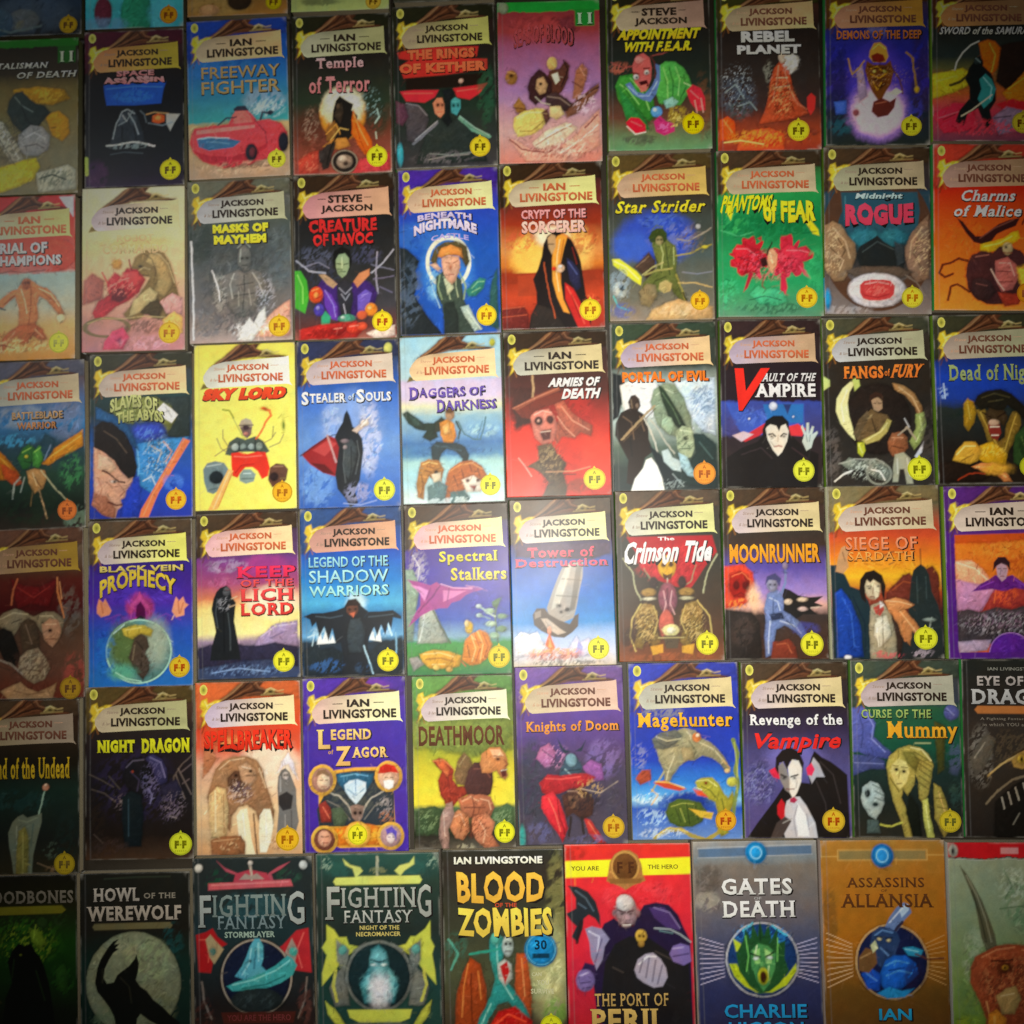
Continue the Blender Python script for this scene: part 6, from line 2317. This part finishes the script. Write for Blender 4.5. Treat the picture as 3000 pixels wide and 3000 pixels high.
t IAN 43 134 69 143 2098c8 b25
t LIVINGSTONE 14 147 96 155 2090c0 b22
g 0 a87830 30 a86c20 80 a86818 120 6a4818 154 5c3c18
n 6 60 8 30 6a4c20 8 .2
l c8a058 .7 14 8 86 8 86 16 14 16 14 8
p 8c7848 .8 15 8.6 85 8.6 85 15.4 15 15.4
l c89c50 .7 0 13 14 13
l c89c50 .7 86 12 100 12
e 50 12.5 9 9.6 1870b8
e 50 12.5 6.4 7 2890d8
r 50 12.5 4.6 5.2 .9 88c8e8
L e0b888 3 74 23 83
L c89858 97 76 82 83
e 55 97 29.5 30 d8b078 0 .6
e 55 97 28 28.6 141c44 0 .6
p 6880b0 .7 50 70 54 62 60 54 66 50 70 52 72 58 66 64 62 70 57 76
p b0c8e0 .6 62 56 69 51 70 56 64 62
l e8f0ff .7 54 66 66 53
l 281828 2.4 57 74 64 66
p 28406c .8 38 82 40 74 46 69 54 70 60 74 62 80 58 90 60 98 50 104 44 100 40 94
l 6c98d0 .9 42 76 48 72 56 74
l 6c98d0 .8 46 86 52 92
e 45.4 79 1.6 1.2 f0e0a0
e 53 80 1.6 1.2 f0e0a0
l 101828 1 42 77 47 77.6
l 101828 1 51 78 56 78
p 1860c8 .95 44 108 50 96 56 92 66 92 74 98 76 106 70 112 62 118 50 120 46 116
l 58b0f8 1 50 100 58 96 68 98
l 58b0f8 .9 50 108 60 104 70 106
l 082060 1 52 104 64 102
p 2890b8 .9 64 86 72 85 80 88 78 93 68 92
l 88d8e8 .8 66 87 76 89
p 1850c0 .95 30 106 38 102 46 108 44 120 34 118
l 60a0f0 .8 34 106 42 112
p 74502c .9 28 94 34 86 42 88 43 98 36 106 28 104
l b89060 .8 30 94 38 90
p c8d0a0 .8 38 84 42 80 44 86 40 90
p 2088c8 .9 42 122 52 117 62 120 72 118 64 125 50 126
n 72 108 10 14 20183c 5 .3
l 5c2c1c 1.2 74 91 84 95 96 94
@6_8|pale green paperback at bottom right corner with red top strip and maned beast|c81c28|R|-
g 0 c81820 11.4 c81820 12 302c28 13.2 b0b4a4 14 98a488 60 8ca07c 110 7c9850 154 6a8c20
e 4.4 6.4 3.6 5 c0c0b0
e 4.4 6.6 1.4 3 201c1c
p d89090 .6 42 4 56 4 56 9 42 9
n 66 50 28 28 5c8c60 5 .45
n 50 34 16 20 c0d0b8 4 .5
n 20 90 14 30 b0bc98 6 .45
l 4c6c48 .9 44 22 50 34 44 44
l 4c6c48 .8 60 30 72 40 80 36
l 4c6c48 .8 40 52 56 50 74 54
n 14 120 14 20 6c8c50 5 .4
p 5c5c44 .8 9 18 14 24 20 34 26 46 31 60 35 72 37 86 28 86 24 74 22 60 20 48 16 36
l 9c9c80 .8 14 26 22 42 28 60 32 78
l 2c3020 .9 18 38 24 58 28 78
p 9c4828 .95 15 98 18 90 26 86 36 81 46 79 60 81 72 86 80 94 84 106 80 124 74 140 70 156 22 156 26 138 20 122 14 110
l e09060 .8 24 90 36 84 50 82
l e09060 .8 56 84 68 88
n 46 108 30 26 d88450 2.4 .55
n 46 112 30 28 4c1c10 2.4 .55
e 41 98 6 4.6 6c3018
e 42 98 2.4 2 e0a030
e 42 98 1 1.2 100804
l 3c1408 1.2 32 93 48 92
p b8985c 1 34 120 42 114 50 112 54 122 48 134 38 134
l e8d098 .8 38 120 48 118
p 8c4020 .95 70 106 78 102 80 114 74 120
l f0b070 1 26 124 30 140 28 152
p d88828 .95 28 134 34 130 42 138 38 154 26 154
l f8c060 .8 32 136 32 152
n 10 146 16 12 98a820 5 .4
n 80 140 16 16 8cb028 4 .5
'''
GEOTXT = '0_0,-0.5419,0.5974,0.1137,0.177,0.04;0_1,-0.4279,0.6068,0.1094,0.177,0.0454;0_2,-0.3142,0.6203,0.1112,0.177,0.046;0_3,-0.2019,0.6257,0.1075,0.177,0.042;0_4,-0.0893,0.6374,0.1106,0.177,0.0392;1_0,-0.5359,0.4186,0.1113,0.1742,0.0439;1_1,-0.42,0.4293,0.1105,0.175,0.0488;1_2,-0.3063,0.4407,0.1109,0.1772,0.0619;1_3,-0.1942,0.4471,0.1077,0.1774,0.0495;1_4,-0.0827,0.456,0.1112,0.1799,0.0518;1_5,0.0296,0.4615,0.1108,0.1786,0.0391;1_6,0.1458,0.4758,0.1104,0.1788,0.0331;1_7,0.2617,0.477,0.1099,0.1778,0.0267;1_8,0.3758,0.4811,0.1093,0.1734,0.0136;1_9,0.4863,0.4843,0.1074,0.1695,0.009;2_0,-0.5299,0.2403,0.1111,0.1805,0.0491;2_1,-0.413,0.2523,0.1129,0.18,0.0447;2_2,-0.2971,0.2624,0.1124,0.1773,0.0579;2_3,-0.1846,0.2688,0.1098,0.1797,0.0482;2_4,-0.073,0.2757,0.1074,0.1802,0.0481;2_5,0.0357,0.2833,0.1095,0.1797,0.0458;2_6,0.1506,0.2942,0.1109,0.1805,0.0338;2_7,0.2645,0.2989,0.1107,0.1789,0.0248;2_8,0.3766,0.3039,0.1112,0.1794,0.013;2_9,0.4888,0.3086,0.11,0.1781,0.0089;3_0,-0.5112,0.0602,0.1114,0.1815,0.0576;3_1,-0.3964,0.0728,0.1115,0.1775,0.0495;3_2,-0.285,0.0843,0.1096,0.1782,0.0501;3_3,-0.1743,0.0892,0.109,0.1784,0.05;3_4,-0.0651,0.0961,0.1077,0.1779,0.0542;3_5,0.0452,0.104,0.1105,0.1751,0.0467;3_6,0.1574,0.1135,0.1104,0.1779,0.0387;3_7,0.2673,0.1187,0.1055,0.1769,0.0245;3_8,0.3773,0.123,0.112,0.1783,0.0351;3_9,0.4903,0.1278,0.1086,0.1777,0.0341;4_0,-0.5013,-0.1184,0.1092,0.1796,0.058;4_1,-0.3881,-0.1047,0.1118,0.1758,0.0514;4_2,-0.2747,-0.0938,0.1095,0.1743,0.0562;4_3,-0.1652,-0.0872,0.1078,0.1763,0.0537;4_4,-0.0546,-0.0818,0.1102,0.1783,0.0523;4_5,0.0543,-0.0719,0.1074,0.1744,0.0531;4_6,0.1643,-0.0622,0.1087,0.1774,0.0452;4_7,0.2726,-0.0576,0.1063,0.1772,0.0329;4_8,0.3845,-0.0536,0.1136,0.1783,0.0369;4_9,0.5009,-0.0508,0.1095,0.1776,0.031;5_0,-0.5003,-0.299,0.1122,0.1808,0.0508;5_1,-0.3813,-0.2804,0.1149,0.179,0.048;5_2,-0.2665,-0.2717,0.1114,0.178,0.0525;5_3,-0.1559,-0.2653,0.1084,0.1792,0.0532;5_4,-0.0436,-0.259,0.1054,0.177,0.0481;5_5,0.0667,-0.2484,0.112,0.1816,0.0519;5_6,0.183,-0.2407,0.1124,0.1794,0.0443;5_7,0.2954,-0.2366,0.1091,0.178,0.0335;5_8,0.4071,-0.2323,0.1102,0.1792,0.0279;5_9,0.5182,-0.2286,0.1098,0.1793,0.022;6_0,-0.4944,-0.478,0.1159,0.1779,0.0583;6_1,-0.3768,-0.4712,0.1159,0.1779,0.0557;6_2,-0.2544,-0.4588,0.1255,0.1926,0.0575;6_3,-0.1254,-0.452,0.1282,0.1968,0.048;6_4,0.0027,-0.4419,0.1251,0.1919,0.0478;6_5,0.1299,-0.4345,0.1288,0.1977,0.0464;6_6,0.2587,-0.4248,0.1253,0.1923,0.0471;6_7,0.3848,-0.4187,0.1247,0.1914,0.0377;6_8,0.5132,-0.4189,0.1265,0.1941,0.0333'
GAIN = {'0_0': 1.59, '0_1': 1.56, '0_2': 1.42, '0_3': 1.27, '0_4': 1.15, '1_0': 1.69, '1_1': 1.65, '1_2': 1.61, '1_3': 1.43, '1_4': 1.35, '1_5': 1.34, '1_6': 1.44, '1_7': 1.62, '1_8': 1.67, '1_9': 2.15, '2_0': 1.71, '2_1': 1.36, '2_2': 1.15, '2_3': 1.04, '2_4': 0.99, '2_5': 0.99, '2_6': 1.03, '2_7': 1.12, '2_8': 1.31, '2_9': 1.67, '3_0': 1.13, '3_1': 1.12, '3_2': 0.98, '3_3': 0.91, '3_4': 0.88, '3_5': 0.88, '3_6': 0.9, '3_7': 0.96, '3_8': 1.07, '3_9': 1.31, '4_0': 0.84, '4_1': 0.95, '4_2': 0.95, '4_3': 0.89, '4_4': 0.86, '4_5': 0.86, '4_6': 0.87, '4_7': 0.92, '4_8': 1.02, '4_9': 1.24, '5_0': 0.97, '5_1': 0.9, '5_2': 1.01, '5_3': 0.94, '5_4': 0.9, '5_5': 0.89, '5_6': 0.92, '5_7': 0.98, '5_8': 1.12, '5_9': 1.15, '6_0': 0.64, '6_1': 0.87, '6_2': 0.95, '6_3': 1.03, '6_4': 1.01, '6_5': 1.02, '6_6': 1.04, '6_7': 1.1, '6_8': 1.02}   # light put into cover colours: offsets lamp falloff, darkens left covers for a vignette
SPINE = {'2_1': 'd8d4cc', '2_2': 'd8d4cc', '3_1': 'a8aca0', '3_4': 'c8dce0', '3_6': 'c8ccc8', '3_2': 'c8b84a', '4_8': 'c8c8a8', '5_5': '9a9a90', '5_6': 'a8a890', '5_3': '5a50a0', '6_6': 'c8b8a8', '6_4': '302c20', '6_5': 'a83028', '6_3': '203830', '6_7': 'a89890', '6_2': '181c18'}

# ------------------------------------------------------------------ geometry of one book
T = 0.010                                               # thickness: the covers lie on one plane
def bow(X, Y, s, HH):                                   # gentle curl of the paperback cover, up to 0.7 mm
    x = X / 50 - 1; y = Y / (HH / 2) - 1
    return .0012 * max(0, math.sin(s * 9.7) - .55) * ((x * np.sign(math.sin(s * 2.3)) + 1) / 2) ** 3 * ((y + 1) / 2) ** 2 + .00028 * np.sin(s * 3.1) * x + .0005 * (x ** 2) * (.6 + .5 * np.sin(s * 5.3)) + .0003 * np.sin(s * 1.7 + y * 2.2) * (y ** 2) - .0004

GEO = {}
for r in GEOTXT.split(';'):
    f = r.split(','); GEO[f[0]] = tuple(map(float, f[1:]))

def build_book(bid, label, hd, ban, badge, lines, idx):
    cx, cy, W, H, rot = GEO[bid]; W -= .0012; H -= .0012
    rnd = random.Random(idx * 7 + 1)
    root = bpy.data.objects.new('paperback_book', None); COL.objects.link(root)
    root.location = (cx, cy, 0); root.rotation_euler = (0, 0, rot); root.empty_display_size = .03
    root['label'] = label; root['category'] = 'book'; root['group'] = 'paperback books laid out in rows'
    HH = 100 * H / W; VS = (162 if bid[0] != '6' else 154) / HH       # paint units: 100 wide
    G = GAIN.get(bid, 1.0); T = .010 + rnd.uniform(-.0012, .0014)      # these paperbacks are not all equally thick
    def xyz(X, Y, dz=0):
        Yr = Y / VS
        return np.stack([(X / 100 - .5) * W, (.5 - Yr / HH) * H, T + bow(X, Yr, idx, HH) + dz], 1)
    # front cover: a thin curled sheet, picture printed on its upper face
    nx, ny = 108, int(HH * 1.08)
    X, Y = np.meshgrid(np.linspace(0, 100, nx + 1), np.linspace(0, HH * VS, ny + 1)); X = X.ravel(); Y = Y.ravel()
    C = np.full((len(X), 3), .05)
    ops = [l for l in lines if not l.startswith('t ')]
    classic = ban not in '-GR'
    if classic:
        lum = lin(hd).mean()
        hdr = ['p %s 1.2 0 0 100 0 100 16 60 17 30 20 10 40 0 44' % hd] if lum < .5 else []
        cl = ['p 54301c 1.0 15 23 21 18 30 12 40 3 46 0 66 0 62 5 74 10 92 13 88 14.5 66 14 48 14 34 18 22 24',
              'l 9a6c48 .9 18 21 30 13 42 3 47 0', 'l 2a180e 1.1 20 22 34 14 46 6 52 0', 'l 8a5a3a 1 24 21 38 14 52 6 60 0', 'l 24140c 1.3 30 19 46 12 60 8', 'l b08458 .8 22 19.5 36 10 45 2',
              'l 7c4c30 1 36 17 54 11 66 10 84 13', 'l 3a2216 1.4 54 2 58 8 72 12', 'l 946848 .7 58 1 61 6 70 9', 'l 6a4028 .9 40 16 60 12.5 90 13.6',
              'e 72 10 4.4 2.4 b8a05c', 'e 72 10 2.2 1.2 3a3018', 'l c8b070 .7 66 11.5 72 6.4 79 9.5 84 8.6', 'l a89458 .6 63 12.8 84 11.6', 'l d8c890 .6 68 8 72 6.5 76 8.4']
        fl = ['p e0c030 .9 6 17 11 15 12 20 19 17 25 17 18 24 13 31 9 39 5 43 8 33 4 32 7 27 4 23', 'l f8ec88 .9 9 18 12 24 8 31', 'l f4e070 .9 22 18 14 26 8 38', 'l 9a7020 .7 17 21 12 28 9 34', 'l fff4a8 .7 11 22 17 20',
              'l 7a4a24 1.0 4 44 7 36 5 31', 'l a86c30 .9 10 38 12 44', 'l 5a3418 .9 8 42 6 48'] if lum < .45 else \
             ['p 7a6a30 .9 6 44 9 38 13 40 16 42']
        ops = [ops[0]] + hdr + ops[1:] + cl + fl
    D = paint(C, X, Y, ops, idx * 3.37 + 1)
    # rubbed, whitened edges and the hinge crease beside the spine
    Ym = HH * VS; ed = np.minimum(np.minimum(X, 100 - X), np.minimum(Y, Ym - Y)); nz = fbm(X, Y, 4, idx)
    wear = np.clip(ss(1.5, 0, ed) * ss(.3, .8, fbm(X, Y, 13, idx + 3)) * .5 + ss(7, 0, np.minimum(np.hypot(X, Y), np.minimum(np.hypot(100 - X, Ym - Y), np.hypot(100 - X, Y)))) * ss(.4, .62, nz) * .55, 0, .7)[:, None]
    C = C * (1 - wear) + wear * np.array([.42, .40, .34])
    cr = (np.exp(-((X - 4.6 - .3 * np.sin(Y / 21)) / .55) ** 2) * (.35 + .5 * nz))[:, None]
    C = C * (1 - .35 * cr) + .35 * cr * .22
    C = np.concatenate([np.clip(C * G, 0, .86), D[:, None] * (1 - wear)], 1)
    Vt = xyz(X, Y); q = np.arange((nx + 1) * (ny + 1)).reshape(ny + 1, nx + 1)
    F = np.stack([q[1:, :-1].ravel(), q[1:, 1:].ravel(), q[:-1, 1:].ravel(), q[:-1, :-1].ravel()], 1)
    # cut edge of the card
    loop = np.concatenate([q[-1, :], q[-2::-1, -1], q[0, -2::-1], q[1:-1, 0]]); n0 = len(Vt)
    lo = Vt[loop].copy(); lo[:, 2] -= .0004
    Vt = np.concatenate([Vt, lo]); Cs = C[loop] * .55 + .06; Cs[:, 3] = 0; C2 = np.concatenate([C, Cs]); k = len(loop); i = np.arange(k); j = (i + 1) % k
    F = np.concatenate([F, np.stack([loop[i], n0 + i, n0 + j, loop[j]], 1)])
    part('front_cover', new_mesh('front_cover', Vt, F, m_print, C2, True), root)
    # page block, back cover
    def box(x0, x1, y0, y1, z0, z1, name, mat):
        V = [(x, y, z) for z in (z0, z1) for y in (y0, y1) for x in (x0, x1)]
        part(name, new_mesh(name, V, [(0, 2, 3, 1), (4, 5, 7, 6), (0, 1, 5, 4), (2, 6, 7, 3), (0, 4, 6, 2), (1, 3, 7, 5)], mat), root)
    box(-W / 2 + .0006, W / 2 - .0009, -H / 2 + .0007, H / 2 - .0007, .0004, T - .0012, 'page_block', m_paper)
    box(-W / 2, W / 2, -H / 2, H / 2, 0, .00035, 'back_cover', m_back)
    # spine: rounded strip with a coloured foot label
    sc = {'6': 'b8b8b0', '0': '3a4a20'}.get(bid[0], rnd.choice(['6a8a28', '5a7a24', '4c7430', '7a8a34', '2c7a3a']))
    sc = SPINE.get(bid, sc); V = []; Cc = []; F = []; ns = 5; rows = [0, .08, .3, .62, .78, .785, .90, .905, 1]
    for ri, t in enumerate(rows):
        for s_ in range(ns + 1):
            a = s_ / ns; V.append((-W / 2 - .0010 * math.sin(math.pi * a) + .0001, H / 2 - t * H, .0003 + (T - .0007) * a))
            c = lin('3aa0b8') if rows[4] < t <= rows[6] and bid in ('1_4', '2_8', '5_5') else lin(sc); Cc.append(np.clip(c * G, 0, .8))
    for a in range(len(rows) - 1):
        for b in range(ns): p0 = a * (ns + 1) + b; F.append((p0, p0 + 1, p0 + ns + 2, p0 + ns + 1))
    part('spine', new_mesh('spine', V, F, m_print, np.array(Cc), True), root)
    # author scroll
    if classic:
        kind, inkc, lc, rc = ban.split()
        ink = {'3': '2c2018'}.get(inkc[0], '2c2018') if inkc[0] in '3' or inkc in ('221', '321', '332', '432', '443') else ('c8643c' if lin(inkc)[0] > .45 else '6a4030')
        us = np.linspace(0, 1, 27); top = lambda u: np.interp(u, [9, 12, 17, 30, 62, 90, 94, 97], [31, 26, 20.6, 17.2, 15.6, 14.2, 13.2, 40.5]); bot = lambda u: np.interp(u, [9, 12, 15, 60, 92, 95, 97], [35, 41, 42.8, 41.2, 40.6, 41.2, 42.6])
        uu = np.concatenate([9 + us * 85, [94.8, 97.2]]); V = []; Cb = []; nr = 9
        A, B = lin(lc), lin(rc); M = (A + B) / 2 * 1.05  # scroll tone left to right: printed gradient with glare mixed into the colour
        for u_ in uu:
            t0, b0 = float(top(min(u_, 94))), float(bot(u_))
            if u_ > 94.5: t0 = 38.5 if u_ < 96 else 42.2
            for r_ in range(nr + 1):
                k_ = r_ / nr; v_ = t0 + (b0 - t0) * k_
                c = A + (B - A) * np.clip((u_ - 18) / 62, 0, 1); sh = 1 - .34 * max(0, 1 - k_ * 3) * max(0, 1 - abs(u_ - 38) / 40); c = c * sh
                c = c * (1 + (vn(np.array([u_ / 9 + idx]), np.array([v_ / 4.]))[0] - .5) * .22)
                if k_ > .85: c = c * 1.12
                V.append((u_, v_)); Cb.append(c * np.array([1, .97 + .04 * k_, .93 + .1 * (1 - u_ / 100)]))
        V = np.array(V); F = [((a * (nr + 1) + b), (a * (nr + 1) + b + 1), (a + 1) * (nr + 1) + b + 1, (a + 1) * (nr + 1) + b) for a in range(len(uu) - 1) for b in range(nr)]
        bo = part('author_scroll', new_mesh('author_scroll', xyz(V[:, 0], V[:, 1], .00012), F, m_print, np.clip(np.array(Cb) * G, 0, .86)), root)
        sl = rnd.choice([20, 24]); tl = []
        if kind == 'I': tl = ['t IAN 43 20.3 65 27.6 %s b48' % ink, 't LIVINGSTONE 20 29.6 91 38.3 %s b46' % ink, 't - 29 24 39 24.7 %s b0' % ink, 't - 69 23.4 79 24.1 %s b0' % ink]
        elif kind == 'S': tl = ['t STEVE 34 20 68 28 %s b50' % ink, 't JACKSON 27 30 78 38.6 %s b48' % ink, 't - 24 23.4 32 24.1 %s b0' % ink, 't - 70 22.8 77 23.4 %s b0' % ink]
        else:
            soft = 'a08878' if ink[0] == '2' else 'd0a080'
            tl = ['t JACKSON 32 20 74 28 %s b50' % ink, 't LIVINGSTONE 24 29.4 88 37.6 %s b48' % ink, 't Steve 20 22.5 31 25.4 %s b4i' % soft, 't & Ian 16 33.2 23.5 36.2 %s b4i' % soft, 't - 76 21.8 84 22.3 %s b0' % soft]
        lettering(tl, xyz, bo, 'author_lettering', .00024, rnd, G)
    # title
    tl = [l for l in lines if l.startswith('t ')]
    for l in tl:
        m = re.match(r't (.+) (\S+) (\S+) (\S+) (\S+) ([0-9a-f]+) b(\d+)(\S*)$', l); x0, y0, x1, y1 = map(float, m.groups()[1:5]); w_ = int(m.group(7))
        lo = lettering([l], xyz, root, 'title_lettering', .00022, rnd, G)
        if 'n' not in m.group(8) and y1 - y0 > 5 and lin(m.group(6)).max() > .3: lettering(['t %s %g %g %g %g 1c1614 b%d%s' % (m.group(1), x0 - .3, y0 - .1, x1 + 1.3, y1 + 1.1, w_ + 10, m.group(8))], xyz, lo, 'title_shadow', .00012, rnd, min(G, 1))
    # publisher's oval
    if classic and lin(hd).mean() < .45:
        a = np.linspace(0, 2 * np.pi, 25)[:-1]
        V = [(8, 7)] + [(8 + 2.2 * math.cos(t), 7 + 3.4 * math.sin(t)) for t in a] + [(8 + 3.7 * math.cos(t), 7 + 5 * math.sin(t)) for t in a]; V = np.array(V)
        F = [(0, 1 + i, 1 + (i + 1) % 24) for i in range(24)] + [(1 + i, 25 + i, 25 + (i + 1) % 24, 1 + (i + 1) % 24) for i in range(24)]
        Cc = np.array([lin('7a7a30')] + [lin('c8c04c')] * 24 + [lin('e8e470')] * 24)
        part('publisher_oval', new_mesh('publisher_oval', xyz(V[:, 0], V[:, 1], .00018), F, m_print, np.clip(Cc * G, 0, .86)), root)
    # round series badge
    if badge != '-':
        bx, by, br, bc, bi = badge.split(); bx, by, br = float(bx), float(by), float(br); bcol, ink = lin(bc), lin(bi)
        a = np.linspace(0, 2 * np.pi, 41)[:-1]; n = 40; rr = [0, .45, .86, .9, .96, 1]; V = [(bx, by)]; Cc = [bcol]
        for r_ in rr[1:]:
            for t in a: V.append((bx + br * r_ * math.cos(t), by + br * r_ * math.sin(t))); Cc.append(bcol * (.66 if .88 < r_ < .98 else 1.08 if r_ < .5 else 1))
        F = [(0, 1 + i, 1 + (i + 1) % n) for i in range(n)]
        for q_ in range(len(rr) - 2):
            s0 = 1 + q_ * n; F += [(s0 + i, s0 + n + i, s0 + n + (i + 1) % n, s0 + (i + 1) % n) for i in range(n)]
        V += [(bx - 1.6, by - br * .98), (bx, by - br * 1.22), (bx + 1.6, by - br * .98)]; Cc += [bcol * .9] * 3; F.append((len(V) - 3, len(V) - 2, len(V) - 1)); V = np.array(V)
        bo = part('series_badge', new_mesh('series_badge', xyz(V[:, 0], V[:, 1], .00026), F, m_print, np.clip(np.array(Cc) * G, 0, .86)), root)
        h = br * .42
        lettering(['t F %g %g %g %g %s b75' % (bx - br * .52, by - h * .7, bx - br * .14, by + h, bi), 't F %g %g %g %g %s b75' % (bx + br * .14, by - h * .7, bx + br * .52, by + h, bi),
                   't A %g %g %g %g %s b20' % (bx - br * .16, by - br * .74, bx + br * .16, by - br * .42, bi), 't - %g %g %g %g %s b0' % (bx - br * .08, by + h * .1, bx + br * .08, by + h * .3, bi),
                   't :::::: %g %g %g %g %s b10' % (bx - br * .5, by + br * .56, bx + br * .5, by + br * .68, bi)], xyz, bo, 'badge_lettering', .00036, rnd, G)
    return root

def lettering(tl, xyz, parent, name, dz, rnd, G):
    VV = []; FF = []; CC = []; n = 0
    for l in tl:
        V, F, C = words(l, rnd); VV.append(V); CC.append(C); FF += [tuple(i + n for i in f) for f in F]; n += len(V)
    V = np.concatenate(VV); C = np.concatenate(CC)
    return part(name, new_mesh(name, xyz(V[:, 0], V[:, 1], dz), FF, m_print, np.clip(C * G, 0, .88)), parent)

# ------------------------------------------------------------------ floor under the books
def plate(name, x0, x1, y0, y1, z0, z1, mat):
    V = [(x, y, z) for z in (z0, z1) for y in (y0, y1) for x in (x0, x1)]
    o = bpy.data.objects.new(name, new_mesh(name, V, [(0, 2, 3, 1), (4, 5, 7, 6), (0, 1, 5, 4), (2, 6, 7, 3), (0, 4, 6, 2), (1, 3, 7, 5)], mat)); COL.objects.link(o); return o
fl = plate('floor', -2.5, 2.5, -2.5, 2.5, -.05, -.0005, m_floor); fl['kind'] = 'structure'

for idx, blk in enumerate(BOOKS.strip().split('@')[1:]):
    ls = [l for l in blk.strip().split('\n') if l.strip()]; f = ls[0].split('|')
    build_book(f[0], f[1], f[2], f[3].strip(), f[4].strip(), ls[1:], idx)
for me in list(bpy.data.meshes):
    if me.users == 0: bpy.data.meshes.remove(me)
